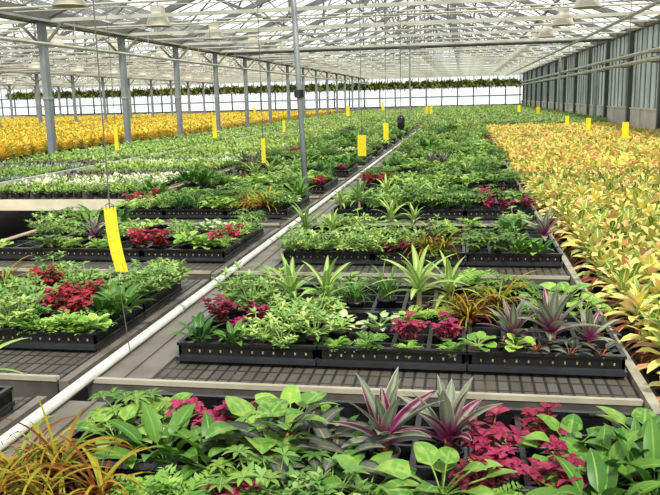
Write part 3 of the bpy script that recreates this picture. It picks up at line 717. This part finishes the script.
NEAR = [
 ('centre', 0, 'sedge', -1.085, 1.787, 0.95),
 ('centre', 0, 'sedge', -1.215, 1.782, 0.9),
 ('centre', 0, 'sedge', -0.934, 1.709, 0.85),
 ('centre', 0, 'sedge', -1.08, 1.665, 0.9),
 ('centre', 0, 'sedge', -1.199, 1.65, 0.9),
 ('centre', 0, 'sedge', -1.197, 1.892, 0.8),
 ('centre', 0, 'pothos', -1.016, 1.992, 1.0),
 ('centre', 0, 'pothos', -0.958, 2.097, 0.9),
 ('centre', 0, 'schefflera', -1.053, 2.145, 0.8),
 ('centre', 0, 'pothos', -0.933, 2.159, 0.8),
 ('centre', 0, 'peace_lily', -0.835, 1.912, 0.8),
 ('centre', 0, 'peace_lily', -0.684, 1.883, 0.8),
 ('centre', 0, 'hypoestes', -0.842, 2.14, 1.0),
 ('centre', 0, 'hypoestes', -0.709, 2.155, 0.95),
 ('centre', 0, 'hypoestes', -0.766, 2.091, 0.9),
 ('centre', 0, 'schefflera', -0.54, 1.759, 0.75),
 ('centre', 0, 'schefflera', -0.4, 1.777, 0.75),
 ('centre', 0, 'aralia', -0.463, 1.729, 0.9),
 ('centre', 0, 'hypoestes', -0.569, 1.696, 0.8),
 ('centre', 0, 'aralia', -0.32, 1.714, 0.9),
 ('centre', 0, 'fern', -0.786, 1.688, 0.9),
 ('centre', 0, 'fern', -0.696, 1.68, 0.9),
 ('centre', 0, 'fern', -0.649, 1.745, 0.8),
 ('centre', 0, 'pothos', -0.569, 1.994, 1.2),
 ('centre', 0, 'pothos', -0.514, 2.121, 1.1),
 ('centre', 0, 'calathea', -0.508, 1.94, 1.1),
 ('centre', 0, 'calathea', -0.431, 1.986, 1.1),
 ('centre', 0, 'peace_lily', -0.379, 2.056, 0.7),
 ('centre', 0, 'peace_lily', -0.316, 2.076, 0.6),
 ('centre', 0, 'calathea', -0.331, 1.903, 1.0),
 ('centre', 0, 'boat_lily', -0.215, 2.037, 1.0),
 ('centre', 0, 'boat_lily', -0.035, 2.071, 1.0),
 ('centre', 0, 'pothos', -0.231, 1.768, 1.0),
 ('centre', 0, 'pothos', -0.045, 1.783, 1.05),
 ('centre', 0, 'hypoestes', 0.074, 2.047, 1.05),
 ('centre', 0, 'hypoestes', 0.046, 1.844, 1.0),
 ('centre', 0, 'hypoestes', 0.231, 2.168, 0.95),
 ('centre', 0, 'hypoestes', 0.242, 1.858, 1.0),
 ('centre', 0, 'hypoestes', 0.095, 1.945, 0.9),
 ('centre', 0, 'fern', 0.151, 1.847, 0.5),
 ('centre', 0, 'fern', 0.079, 1.779, 0.8),
 ('centre', 0, 'peace_lily', 0.373, 1.926, 0.85),
 ('centre', 0, 'peace_lily', 0.471, 2.037, 0.85),
 ('centre', 0, 'peace_lily', 0.488, 1.89, 0.85),
 ('centre', 0, 'pothos', 0.306, 2.088, 1.0),
 ('centre', 0, 'pothos', 0.52, 2.145, 1.0),
 ('centre', 0, 'peace_lily', 0.332, 1.753, 0.8),
 ('centre', 1, 'peace_lily', -1.138, 3.079, 0.62),
 ('centre', 1, 'peace_lily', -0.974, 3.066, 0.55),
 ('centre', 1, 'hypoestes', -1.126, 3.327, 0.95),
 ('centre', 1, 'hypoestes', -0.953, 3.375, 0.85),
 ('centre', 1, 'hypoestes', -1.026, 3.271, 0.6),
 ('centre', 1, 'aralia', -1.16, 3.721, 1.0),
 ('centre', 1, 'aralia', -1.114, 3.771, 1.0),
 ('centre', 1, 'aralia', -0.996, 3.822, 1.0),
 ('centre', 1, 'aralia', -1.03, 3.508, 0.95),
 ('centre', 1, 'aralia', -0.905, 3.518, 0.9),
 ('centre', 1, 'aralia', -0.765, 3.232, 0.9),
 ('centre', 1, 'aralia', -0.624, 3.1, 0.95),
 ('centre', 1, 'aralia', -0.662, 3.368, 0.9),
 ('centre', 1, 'aralia', -0.855, 3.078, 0.8),
 ('centre', 1, 'aralia', -0.752, 3.03, 0.7),
 ('centre', 1, 'aralia', -0.76, 3.426, 0.8),
 ('centre', 1, 'pothos', -1.16, 3.895, 0.7),
 ('centre', 1, 'pothos', -0.627, 3.979, 0.9),
 ('centre', 1, 'aralia', -0.621, 3.769, 0.7),
 ('centre', 1, 'corn_plant', -0.821, 3.525, 1.08),
 ('centre', 1, 'corn_plant', -0.643, 3.505, 1.15),
 ('centre', 1, 'corn_plant', -0.206, 3.613, 1.12),
 ('centre', 1, 'corn_plant', -0.062, 3.698, 1.02),
 ('centre', 1, 'lilyturf', -0.528, 3.698, 1.0),
 ('centre', 1, 'lilyturf', -0.372, 3.71, 1.1),
 ('centre', 1, 'arrowhead_vine', -0.532, 3.209, 0.95),
 ('centre', 1, 'arrowhead_vine', -0.365, 3.269, 0.95),
 ('centre', 1, 'fern', -0.52, 3.03, 0.62),
 ('centre', 1, 'fern', -0.383, 3.03, 0.7),
 ('centre', 1, 'fern', -0.219, 3.03, 0.6),
 ('centre', 1, 'fern', -0.037, 3.03, 0.6),
 ('centre', 1, 'fern', -0.226, 3.406, 0.8),
 ('centre', 1, 'fern', -0.1, 3.483, 0.7),
 ('centre', 1, 'hypoestes', -0.23, 3.137, 0.85),
 ('centre', 1, 'hypoestes', -0.066, 3.18, 0.9),
 ('centre', 1, 'sedge', 0.029, 3.429, 1.0),
 ('centre', 1, 'sedge', 0.172, 3.609, 0.95),
 ('centre', 1, 'sedge', -0.032, 3.627, 0.8),
 ('centre', 1, 'fern', 0.043, 3.985, 1.1),
 ('centre', 1, 'schefflera', 0.22, 3.915, 0.75),
 ('centre', 1, 'schefflera', 0.29, 3.84, 0.7),
 ('centre', 1, 'fern', 0.134, 3.908, 0.9),
 ('centre', 1, 'pothos', 0.388, 3.734, 0.9),
 ('centre', 1, 'pothos', 0.502, 3.744, 1.0),
 ('centre', 1, 'pothos', 0.577, 3.643, 0.8),
 ('centre', 1, 'schefflera', 0.355, 3.49, 0.6),
 ('centre', 1, 'boat_lily', 0.212, 3.125, 0.85),
 ('centre', 1, 'boat_lily', 0.368, 3.113, 1.05),
 ('centre', 1, 'boat_lily', 0.52, 3.154, 0.82),
 ('centre', 1, 'peperomia', 0.066, 3.03, 1.0),
 ('centre', 1, 'peperomia', 0.214, 3.03, 0.9),
 ('centre', 1, 'calathea', 0.299, 3.056, 0.7),
 ('centre', 1, 'calathea', 0.43, 3.043, 0.6),
 ('centre', 1, 'calathea', 0.555, 3.056, 0.6),
 ('centre', 1, 'calathea', 0.571, 3.296, 0.7),
 ('centre', 2, 'corn_plant', -1.144, 5.45, 1.0),
 ('centre', 2, 'corn_plant', -0.955, 5.539, 0.9),
 ('centre', 2, 'aralia', -1.16, 5.0, 0.9),
 ('centre', 2, 'aralia', -1.052, 5.0, 0.9),
 ('centre', 2, 'aralia', -0.919, 5.0, 0.95),
 ('centre', 2, 'aralia', -0.788, 5.0, 0.95),
 ('centre', 2, 'aralia', -0.67, 5.0, 0.95),
 ('centre', 2, 'aralia', -0.567, 5.0, 0.9),
 ('centre', 2, 'aralia', -0.459, 5.102, 0.9),
 ('centre', 2, 'aralia', -0.337, 5.107, 0.9),
 ('centre', 2, 'aralia', -1.16, 5.215, 0.9),
 ('centre', 2, 'aralia', -0.782, 5.232, 0.9),
 ('centre', 2, 'aralia', -0.663, 5.312, 0.9),
 ('centre', 2, 'aralia', -0.528, 5.394, 0.9),
 ('centre', 2, 'aralia', -1.01, 5.148, 0.8),
 ('centre', 2, 'hypoestes', -0.5, 5.0, 0.75),
 ('centre', 2, 'hypoestes', -0.358, 5.0, 0.85),
 ('centre', 2, 'fern', -0.532, 5.0, 0.6),
 ('centre', 2, 'sedge', -0.253, 5.043, 1.0),
 ('centre', 2, 'sedge', -0.12, 5.049, 1.0),
 ('centre', 2, 'fern', -0.194, 5.0, 0.7),
 ('centre', 2, 'fern', -0.061, 5.0, 0.6),
 ('centre', 2, 'schefflera', 0.079, 5.0, 0.95),
 ('centre', 2, 'schefflera', 0.22, 5.0, 0.95),
 ('centre', 2, 'peace_lily', 0.348, 5.0, 0.75),
 ('centre', 2, 'peace_lily', 0.488, 5.0, 0.7),
 ('centre', 2, 'pothos', 0.46, 5.077, 0.8),
 ('centre', 2, 'corn_plant', -0.563, 6.02, 1.0),
 ('centre', 2, 'corn_plant', -0.382, 6.02, 0.8),
 ('centre', 2, 'pothos', -0.966, 6.02, 0.9),
 ('centre', 2, 'pothos', -1.09, 6.02, 0.9),
 ('centre', 2, 'calathea', -0.332, 5.73, 0.9),
 ('centre', 2, 'aralia', -0.179, 5.65, 0.9),
 ('centre', 2, 'schefflera', 0.121, 5.27, 0.8),
 ('centre', 2, 'aralia', 0.328, 5.353, 0.8),
 ('left', 0, 'corn_plant', -1.705, 2.288, 1.0),
 ('left', 0, 'fern', -1.67, 2.186, 0.9),
 ('left', 1, 'aralia', -2.078, 3.13, 0.95),
 ('left', 1, 'aralia', -2.056, 3.212, 1.0),
 ('left', 1, 'aralia', -2.273, 3.441, 0.95),
 ('left', 1, 'aralia', -2.103, 3.418, 0.9),
 ('left', 1, 'aralia', -2.437, 3.626, 0.9),
 ('left', 1, 'aralia', -2.324, 3.635, 0.85),
 ('left', 1, 'red_hypoestes', -2.298, 3.856, 1.0),
 ('left', 1, 'red_hypoestes', -2.021, 3.388, 1.05),
 ('left', 1, 'red_hypoestes', -1.995, 3.541, 1.05),
 ('left', 1, 'red_hypoestes', -1.851, 3.332, 1.0),
 ('left', 1, 'red_hypoestes', -1.937, 3.625, 0.9),
 ('left', 1, 'fern', -1.942, 3.13, 0.8),
 ('left', 1, 'fern', -1.811, 3.13, 0.9),
 ('left', 1, 'fern', -1.78, 3.13, 0.85),
 ('left', 1, 'fern', -1.713, 3.146, 0.8),
 ('left', 1, 'fern', -1.687, 3.212, 0.7),
 ('left', 1, 'fern', -1.969, 3.13, 0.7),
 ('left', 1, 'peperomia', -1.68, 3.13, 0.8),
 ('left', 1, 'peperomia', -1.67, 3.13, 1.0),
 ('left', 1, 'peperomia', -1.67, 3.13, 1.0),
 ('left', 1, 'peperomia', -1.67, 3.13, 0.6),
 ('left', 1, 'peace_lily', -1.74, 3.341, 0.7),
 ('left', 1, 'peace_lily', -1.67, 3.423, 0.8),
 ('left', 1, 'peace_lily', -1.67, 3.395, 0.75),
 ('left', 1, 'peace_lily', -1.749, 3.561, 0.7),
 ('left', 1, 'aralia', -2.053, 3.829, 0.9),
 ('left', 1, 'aralia', -1.866, 3.713, 0.95),
 ('left', 1, 'aralia', -1.763, 3.763, 0.9),
 ('left', 1, 'aralia', -1.67, 3.772, 0.95),
 ('left', 1, 'aralia', -1.67, 3.863, 0.95),
 ('left', 1, 'aralia', -1.67, 4.002, 0.8),
 ('left', 1, 'aralia', -1.754, 3.989, 0.9),
 ('left', 1, 'aralia', -2.241, 3.954, 0.9),
 ('left', 1, 'aralia', -1.905, 4.026, 0.9),
 ('left', 1, 'aralia', -1.713, 4.12, 0.9),
 ('left', 1, 'pothos', -1.889, 3.886, 0.8),
 ('left', 1, 'sedge', -2.543, 3.792, 0.95),
 ('left', 1, 'sedge', -2.381, 3.85, 0.85),
 ('left', 1, 'pothos', -2.182, 4.056, 0.8),
 ('left', 1, 'peace_lily', -1.67, 4.12, 0.6),
 ('left', 2, 'fern', -3.058, 5.12, 0.9),
 ('left', 2, 'fern', -2.952, 5.12, 0.9),
 ('left', 2, 'fern', -2.846, 5.12, 0.8),
 ('left', 2, 'fern', -2.65, 5.12, 0.8),
 ('left', 2, 'fern', -2.563, 5.12, 0.8),
 ('left', 2, 'fern', -1.67, 5.12, 0.9),
 ('left', 2, 'calathea', -2.962, 5.138, 0.8),
 ('left', 2, 'calathea', -3.021, 5.12, 0.7),
 ('left', 2, 'boat_lily', -2.793, 5.388, 0.95),
 ('left', 2, 'red_hypoestes', -2.291, 5.12, 1.05),
 ('left', 2, 'red_hypoestes', -2.159, 5.12, 1.05),
 ('left', 2, 'red_hypoestes', -2.376, 5.241, 1.0),
 ('left', 2, 'red_hypoestes', -2.152, 5.12, 0.8),
 ('left', 2, 'peperomia', -1.947, 5.12, 1.2),
 ('left', 2, 'pothos', -1.874, 5.12, 0.85),
 ('left', 2, 'pothos', -1.798, 5.12, 0.8),
 ('left', 2, 'peperomia', -1.784, 5.12, 1.1),
 ('left', 2, 'red_hypoestes', -1.755, 5.19, 0.9),
 ('left', 2, 'red_hypoestes', -1.67, 5.31, 1.0),
 ('left', 2, 'aralia', -3.42, 5.727, 1.0),
 ('left', 2, 'aralia', -3.224, 5.639, 1.0),
 ('left', 2, 'aralia', -3.047, 5.554, 0.9),
 ('left', 2, 'aralia', -2.631, 5.394, 0.9),
 ('left', 2, 'aralia', -2.548, 5.483, 0.9),
 ('left', 2, 'aralia', -2.145, 5.497, 0.9),
 ('left', 2, 'aralia', -1.695, 5.599, 0.9),
 ('left', 2, 'aralia', -1.67, 5.78, 0.9),
 ('left', 2, 'aralia', -1.815, 5.595, 0.9),
]

taken = {}
def free(x, y, d):
    for i in range(int(x//.25)-1, int(x//.25)+2):
        for j in range(int(y//.25)-1, int(y//.25)+2):
            for (a, b) in taken.get((i, j), ()):
                if (a-x)**2+(b-y)**2 < d*d: return False
    return True
def take(x, y): taken.setdefault((int(x//.25), int(y//.25)), []).append((x, y))
for sd, n, kind, x, y, s in NEAR:
    put(kind, x, y, s, place=(sd, n), z=BZ-.003 if x < -1.2 and sd == 'centre' else BZ+.014); take(x, y)
# the other tray rows: kinds stand in small blocks of a few pots
GREENS = ['fern', 'aralia', 'aralia', 'schefflera', 'pothos', 'pothos', 'peperomia', 'peace_lily', 'corn_plant', 'arrowhead_vine', 'lilyturf', 'aralia', 'fern', 'schefflera', 'peperomia']
ODD = ['hypoestes', 'red_hypoestes', 'sedge', 'calathea', 'boat_lily', 'red_hypoestes']
for n in range(0, UNITS):
    for sd in BX:
        y0, y1 = ROWY[sd, n]; x0, x1 = TRX[sd][0], TRX[sd][2]+TW
        nx, ny = 11, 6
        blk = {}
        for j in range(ny):
            for i in range(nx):
                key = (i//2, j//2)
                if key not in blk: blk[key] = RND.choice(ODD) if RND.random() < (.13 if n < 5 else .07) else RND.choice(GREENS)
                x = x0+(i+.5)*(x1-x0)/nx+RND.uniform(-.02, .02); y = y0+(j+.5)*(y1-y0)/ny+RND.uniform(-.02, .02)
                dens = {('centre', 0): 0., ('left', 0): .5, ('centre', 1): 0., ('left', 0): 0., ('left', 1): .12, ('centre', 2): .30, ('left', 2): .45}.get((sd, n), .86)
                if RND.random() > dens or not free(x, y, .135): continue
                kind = blk[key]
                if kind == 'corn_plant' and RND.random() < .4: kind = 'aralia'
                if not in_view(x, y, BZ+.1, 40 if n > 3 else 70): continue
                put(kind, x, y, RND.uniform(.85, 1.1), place=(sd, n)); take(x, y)
cnt = {}
for kind, x, y, z, s, rz, pl in LOGS: cnt.setdefault((kind, pl), []).append((x, y))
for v in cnt.values(): v.sort()
GRP_FROM = 4
proto = {}
for kind, x, y, z, s, rz, (sd, n) in LOGS:
    d, cat, plural = KD[kind][3:6]
    grp = plural+f' far along the {sd} bench' if n >= GRP_FROM else plural
    if n >= GRP_FROM: lb = f'{d} far along the {sd} bench, past its fourth tray row'
    else:
        v = cnt[kind, (sd, n)]
        lb = f'{d}, {RN[n]} tray row of {sd} bench' + (f', {ordinal(v.index((x, y))+1)} such from left' if len(v) > 1 else ', only such one there')
    vi = int((x*7.3+y*3.1)*10) % len(FOL[kind])
    if n < 3:
        t = thing(kind, lb, cat, (x, y, z), grp); t.rotation_euler = (0, 0, rz); t.scale = (s,)*3
        plant_parts(FOL[kind][vi], t); p = obj('pot', pot_me, t); obj('soil', soil_me, p)
    else:
        o = tag(obj(kind, WHOLE[kind][vi], None, (x, y, z)), lb, cat, grp); o.rotation_euler = (0, 0, rz); o.scale = (s,)*3
# crotons on the right bench: the nearest as things, the rest one mass
def spots(x0, x1, y0, y1, d):
    out = []; j = 0; y = y0
    while y < y1:
        x = x0+(d/2 if j % 2 else 0)
        while x < x1: out.append((x+RND.uniform(-.04, .04), y+RND.uniform(-.04, .04))); x += d
        y += d*.88; j += 1
    return out
def far_mass(name, label, cat, pts, mat, seed, hgt, ln, wd, z=BZ, leaves=14, hvar=.3):
    """one mesh of many small plants that stand too far off to be counted: each a tuft of arching leaves"""
    r = np.random.default_rng(seed); N = len(pts)
    if not N: return
    P = np.array(pts); K = leaves
    az = r.uniform(0, 2*PI, (N, K)); el = r.uniform(.1, 1.4, (N, K)); l = ln*r.uniform(.7, 1.3, (N, K)); pz = r.normal(1, hvar*.5, (N, 1)).clip(.5, 1.6)
    base = np.stack([P[:, 0:1]+r.normal(0, ln*.25, (N, K)), P[:, 1:2]+r.normal(0, ln*.25, (N, K)), z+.075+hgt*pz*r.uniform(.1, .9, (N, K))*np.ones((N, K))], -1)
    dr = np.stack([np.cos(az)*np.cos(el), np.sin(az)*np.cos(el), np.sin(el)], -1)
    d2 = np.stack([np.cos(az)*np.cos(el-.9), np.sin(az)*np.cos(el-.9), np.sin(el-.9)], -1)
    sd = np.stack([-np.sin(az), np.cos(az), r.uniform(-.4, .4, (N, K))], -1)*(wd/2)
    m1 = base+dr*(l*.5)[..., None]; e = m1+d2*(l*.5)[..., None]
    V = np.stack([base-sd*.3, base+sd*.3, m1-sd, m1+sd, e-sd*.2, e+sd*.2], 2).reshape(-1, 3)
    Fb = np.arange(N*K)*6
    F = np.stack([np.stack([Fb, Fb+1, Fb+3, Fb+2], -1), np.stack([Fb+2, Fb+3, Fb+5, Fb+4], -1)], 1).reshape(-1, 4)
    me = bpy.data.meshes.new(name); nf = len(F)
    me.vertices.add(len(V)); me.vertices.foreach_set('co', V.ravel())
    me.loops.add(nf*4); me.loops.foreach_set('vertex_index', F.ravel().astype(np.int32))
    me.polygons.add(nf); me.polygons.foreach_set('loop_start', (np.arange(nf)*4).astype(np.int32)); me.polygons.foreach_set('loop_total', np.full(nf, 4, np.int32))
    me.materials.append(mat); me.update(calc_edges=True)
    uvp = np.array([[.2, 0], [.8, 0], [1, .5], [0, .5], [0, .5], [1, .5], [.8, 1], [.2, 1]], float)
    u = me.uv_layers.new(name='UVMap'); u.data.foreach_set('uv', np.tile(uvp, (N*K, 1)).ravel())
    pt = (r.uniform(0, 1, (N, 1))*.45+r.uniform(0, 1, (N, K))*.55)
    a = me.attributes.new('tint', 'FLOAT', 'POINT'); a.data.foreach_set('value', np.repeat(pt.ravel(), 6))
    me.validate()
    return tag(obj(name, me), label, cat, None, 'stuff')

allc = spots(.79, 4.6, 1.5, 25.4, .175)
cp = [p for p in allc if in_view(p[0], p[1], BZ+.15, 45)]
side = [p for p in allc if not in_view(p[0], p[1], BZ+.15, 45) and in_view(p[0], p[1], BZ+.15, 260)]
cp.sort(key=lambda p: p[1])
edge_n = 0
for x, y in cp[:300]:
    if x < .84 and y < 12:
        edge_n += 1
        lb, gp = f'yellow and orange croton leaning over the bench rail, {ordinal(edge_n)} of that edge row', 'crotons'
    else: lb, gp = 'yellow and orange croton within the dense mass on the right bench', 'crotons on the right-hand bench'
    vi = RND.randrange(4); s = RND.uniform(.95, 1.25)
    if y < 7:
        t = thing('croton', lb, 'croton', (x, y, BZ-.088), gp); t.rotation_euler = (0, 0, RND.uniform(0, 6.28)); t.scale = (s,)*3
        plant_parts(FOL['croton'][vi], t); p = obj('pot', pot_me, t); obj('soil', soil_me, p)
    else:
        o = tag(obj('croton', WHOLE['croton'][vi], None, (x, y, BZ-.088)), lb, 'croton', gp); o.rotation_euler = (0, 0, RND.uniform(0, 6.28)); o.scale = (s,)*3
far_mass('far_croton_mass', 'mass of yellow crotons farther along the right-hand bench', 'crotons', cp[300:]+side, L['far_croton'], 1, .15, .14, .045, BZ-.09, leaves=24)
gp_ = [(x, y) for x, y in spots(-46, -9.7, 9.2, YB-3, .33) if in_view(x, y, BZ+.1, 90) and not any(a < x < b for a, b in ((-16.2, -15.6), (-23.2, -22.2), (-33, -32)))]
gp_.sort(key=lambda p: p[1]-p[0]*.35+(0 if in_view(p[0], p[1], BZ+.1, 10) else 100))
for x, y in gp_[:300]:
    o = tag(obj('golden_croton', WHOLE['golden_croton'][RND.randrange(3)], None, (x, y, BZ-.118)), 'golden yellow croton at the near side of the mass left of the post row', 'croton', 'golden crotons left of the posts')
    o.rotation_euler = (0, 0, RND.uniform(0, 6.28)); o.scale = (1.25,)*3
far_mass('far_golden_croton_mass', 'mass of golden crotons stretching away left of the post row', 'crotons', gp_[300:], L['far_yellow'], 2, .2, .16, .055, BZ-.12, 18)
# bedding benches
BK = ['green_bedding_plant', 'white_bedding_plant', 'purple_bedding_plant', 'green_bedding_plant', 'silver_bedding_plant', 'green_bedding_plant']
for bn, x0, x1, shift in (('nearer', -5.85, -3.82, 0), ('farther', -8.3, -6.2, 1)):
    pts = [(x, y) for x, y in spots(x0, x1, 8.5, 66, .145) if y < 19 or RND.random() < .45]
    pts = [p for p in pts if in_view(p[0], p[1], BZ, 60)]
    far = []; c = {}
    for x, y in pts:
        b = int((y-8.45)/.62+.25*math.sin(x*2))
        seq = (0, 1, 1, 2, 3, 3, 1, 4, 0, 2, 3, 1, 4, 0, 3, 2, 0, 1) if not shift else (4, 1, 4, 0, 3, 4, 2, 0, 4, 3, 0, 1, 4, 0, 3, 2, 0, 4)
        k = BK[seq[b % 18]]
        if k == 'white_bedding_plant' and RND.random() < .3: k = 'green_bedding_plant'
        if y > 15 or c.get(k, 0) >= 150: far.append((x, y)); continue
        c[k] = c.get(k, 0)+1
        o = tag(obj(k, WHOLE[k][RND.randrange(2)], None, (x, y, BZ+.001)), f'{KD[k][3]} in the {bn} of the two bedding benches', 'bedding plant', KD[k][5]+f' on the {bn} bedding bench')
        o.rotation_euler = (0, 0, RND.uniform(0, 6.28)); s = RND.uniform(.9, 1.15); o.scale = (s, s, s*1.05)
    far_mass('far_bedding_mass', f'mass of low bedding plants farther along the {bn} bedding bench', 'bedding plants', far, L['far_bedding'], 5+shift, .07, .09, .035, BZ, 12)
# everything green far down the house
fp = [(x, y) for x, y in spots(-3.65, .6, YF+.1, YB-3, .2) if abs(x+1.5) > .16] + [(x, y) for x, y in spots(.95, 4.6, 25.7, YB-3, .2)]
far_mass('far_potted_plant_mass', 'mass of mixed green pot plants far down the house', 'pot plants', [p for p in fp if in_view(p[0], p[1], BZ, 15)], L['mixed'], 9, .15, .15, .035, BZ, 22, .7)

# ------------------------------------------------------------------ sticky traps
def trap(x, y, zb, h, w, label, rz=0., curl=.0, hang=True):
    t = thing('sticky_trap', label, 'sticky trap', (x, y, 0)); t.rotation_euler = (0, 0, rz)
    c = MB(); n = 8
    for s in (0, 1):
        for i in range(n+1):
            q = i/n; off = curl*(1-q)**2
            c.add([(-w/2+off, -.03*curl*10*(1-q)*(q)+s*.003, zb+h*q), (w/2+off, s*.003, zb+h*q)])
    m = 2*(n+1)
    for i in range(n):
        c.quad([2*i, 2*i+1, 2*i+3, 2*i+2]); c.quad([m+2*i+2, m+2*i+3, m+2*i+1, m+2*i])
        c.quad([2*i+2, m+2*i+2, m+2*i, 2*i]); c.quad([2*i+1, m+2*i+1, m+2*i+3, 2*i+3])
    build('card', c, M['yellow'], t)
    f = MB(); r = random.Random(int(x*100))
    if y < 6:
        for i in range(26):
            q = r.random(); px = r.uniform(-w*.42, w*.42)+curl*(1-q)**2; pz = zb+h*q; py = -.03*curl*10*(1-q)*q*.5-.004
            f.box(px-.0018, px+.0018, py-.0012, py, pz-.0012, pz+.0012)
        build('stuck_flies', f, M['insects'], t)
    wm = MB().tube((0, 0, zb+h-.005), (0, 0, GZ-.1 if hang else zb+h+.02), .003 if y < 6 else .005, 5)
    build('hanger_wire', wm, M['wire'], t)
    if y < 6:
        build('stake_wire', MB().tube((curl*1.0+.01, .0, BZ-.005), (.0, .006, zb+h*.3), .0022, 5), M['wire'], t)
        build('hook', MB().path([(-w*.3, 0, zb+h-.012), (-w*.3, 0, zb+h+.012), (0, 0, zb+h+.018), (w*.3, 0, zb+h+.012), (w*.3, 0, zb+h-.012)], .0022, 5), M['wire'], t)
    return t
trap(-1.505, 3.06, CAMZ-.72, .285, .056, 'large yellow sticky trap hanging over the nearest left tray row', 0, .034)
trap(-1.414, 10.793, CAMZ-0.800, 0.295, 0.120, 'wide yellow sticky trap beside the white pipe, beyond the upright pole')
trap(-1.477, 14.890, CAMZ-0.800, 0.326, 0.100, 'yellow sticky trap just past the wide one beside the white pipe')
trap(-2.517, 9.520, CAMZ-0.780, 0.318, 0.050, 'narrow yellow sticky trap seen edge-on, left of the upright pole')
trap(-6.145, 12.962, CAMZ-0.800, 0.462, 0.072, 'yellow sticky trap before the second visible roof post, by golden crotons')
trap(-5.585, 16.860, CAMZ-0.800, 0.517, 0.094, 'yellow sticky trap at the foot of the fourth visible roof post')
trap(-4.468, 18.998, CAMZ-0.780, 0.299, 0.064, 'tiny yellow sticky trap over the left benches, right of the golden crotons')
trap(-4.900, 32.966, CAMZ-0.720, 0.424, 0.150, 'small yellow sticky trap far back over the left bench')
trap(-4.750, 46.270, CAMZ-0.700, 0.412, 0.150, 'tiny yellow sticky trap near the end wall windows')
trap(-1.548, 33.598, CAMZ-0.720, 0.340, 0.112, 'left of two tiny yellow sticky traps at the pipe far end')
trap(-1.369, 33.430, CAMZ-0.720, 0.338, 0.112, 'right of two tiny yellow sticky traps at the pipe far end')
trap(3.039, 15.397, CAMZ-0.860, 0.301, 0.120, 'yellow sticky trap among right-hand crotons nearest the concrete kerb')
trap(2.908, 18.996, CAMZ-0.860, 0.280, 0.106, 'yellow sticky trap in front of the right kerb, behind the croton mass')
trap(2.934, 22.990, CAMZ-0.860, 0.227, 0.103, 'yellow sticky trap before the right kerb, third from the front')
trap(3.028, 32.857, CAMZ-0.800, 0.284, 0.147, 'distant yellow sticky trap near the right kerb far end')
trap(2.450, 35.552, CAMZ-0.760, 0.308, 0.119, 'most distant yellow sticky trap by the far right corner')
trap(-8.729, 31.822, CAMZ-0.780, 0.502, 0.106, 'yellow sticky trap over the golden crotons by the sixth roof post')
SENSOR = (-1.391, 17.489, 1.130)
ROD = (-1.832, 27.000, 0.760)
t = thing('hanging_sensor', 'small black cylinder sensor hanging on a wire over the far benches', 'sensor', SENSOR)
build('housing', MB().lathe([(.0, 0), (.06, .02), (.085, .08), (.085, .26), (.06, .31), (.015, .34), (0, .34)], 12), M['black'], t, smooth=True)
build('hanger_wire', MB().tube((0, 0, .33), (0, 0, GZ-.1-SENSOR[2]), .008, 5), M['wire'], t)
t = thing('hanging_rod', 'thin grey rod hanging from the roof near the sensor', 'rod', ROD)
build('rod', MB().tube((0, 0, 0), (0, 0, GZ-ROD[2]), .025, 6), M['post'], t)
build('head_bracket', MB().box(-.35, .35, -.05, .05, GZ-ROD[2]-.16, GZ-ROD[2]-.08), M['wallpost'], t)

# ------------------------------------------------------------------ light
wd = bpy.data.worlds.new('sky'); S.world = wd; wd.use_nodes = True
bg = wd.node_tree.nodes['Background']; bg.inputs[0].default_value = (.97, .985, 1.0, 1); bg.inputs[1].default_value = 1.6
sl = bpy.data.lights.new('sun', 'SUN'); so = bpy.data.objects.new('sun', sl); C.objects.link(so)
sl.energy = 7.2; sl.angle = math.radians(9); sl.color = (1.0, .95, .86)
so.rotation_euler = (math.radians(32), math.radians(20), 0)
S.view_settings.view_transform = 'Standard'; S.view_settings.look = 'None'; S.view_settings.gamma = 1; S.view_settings.exposure = -.2
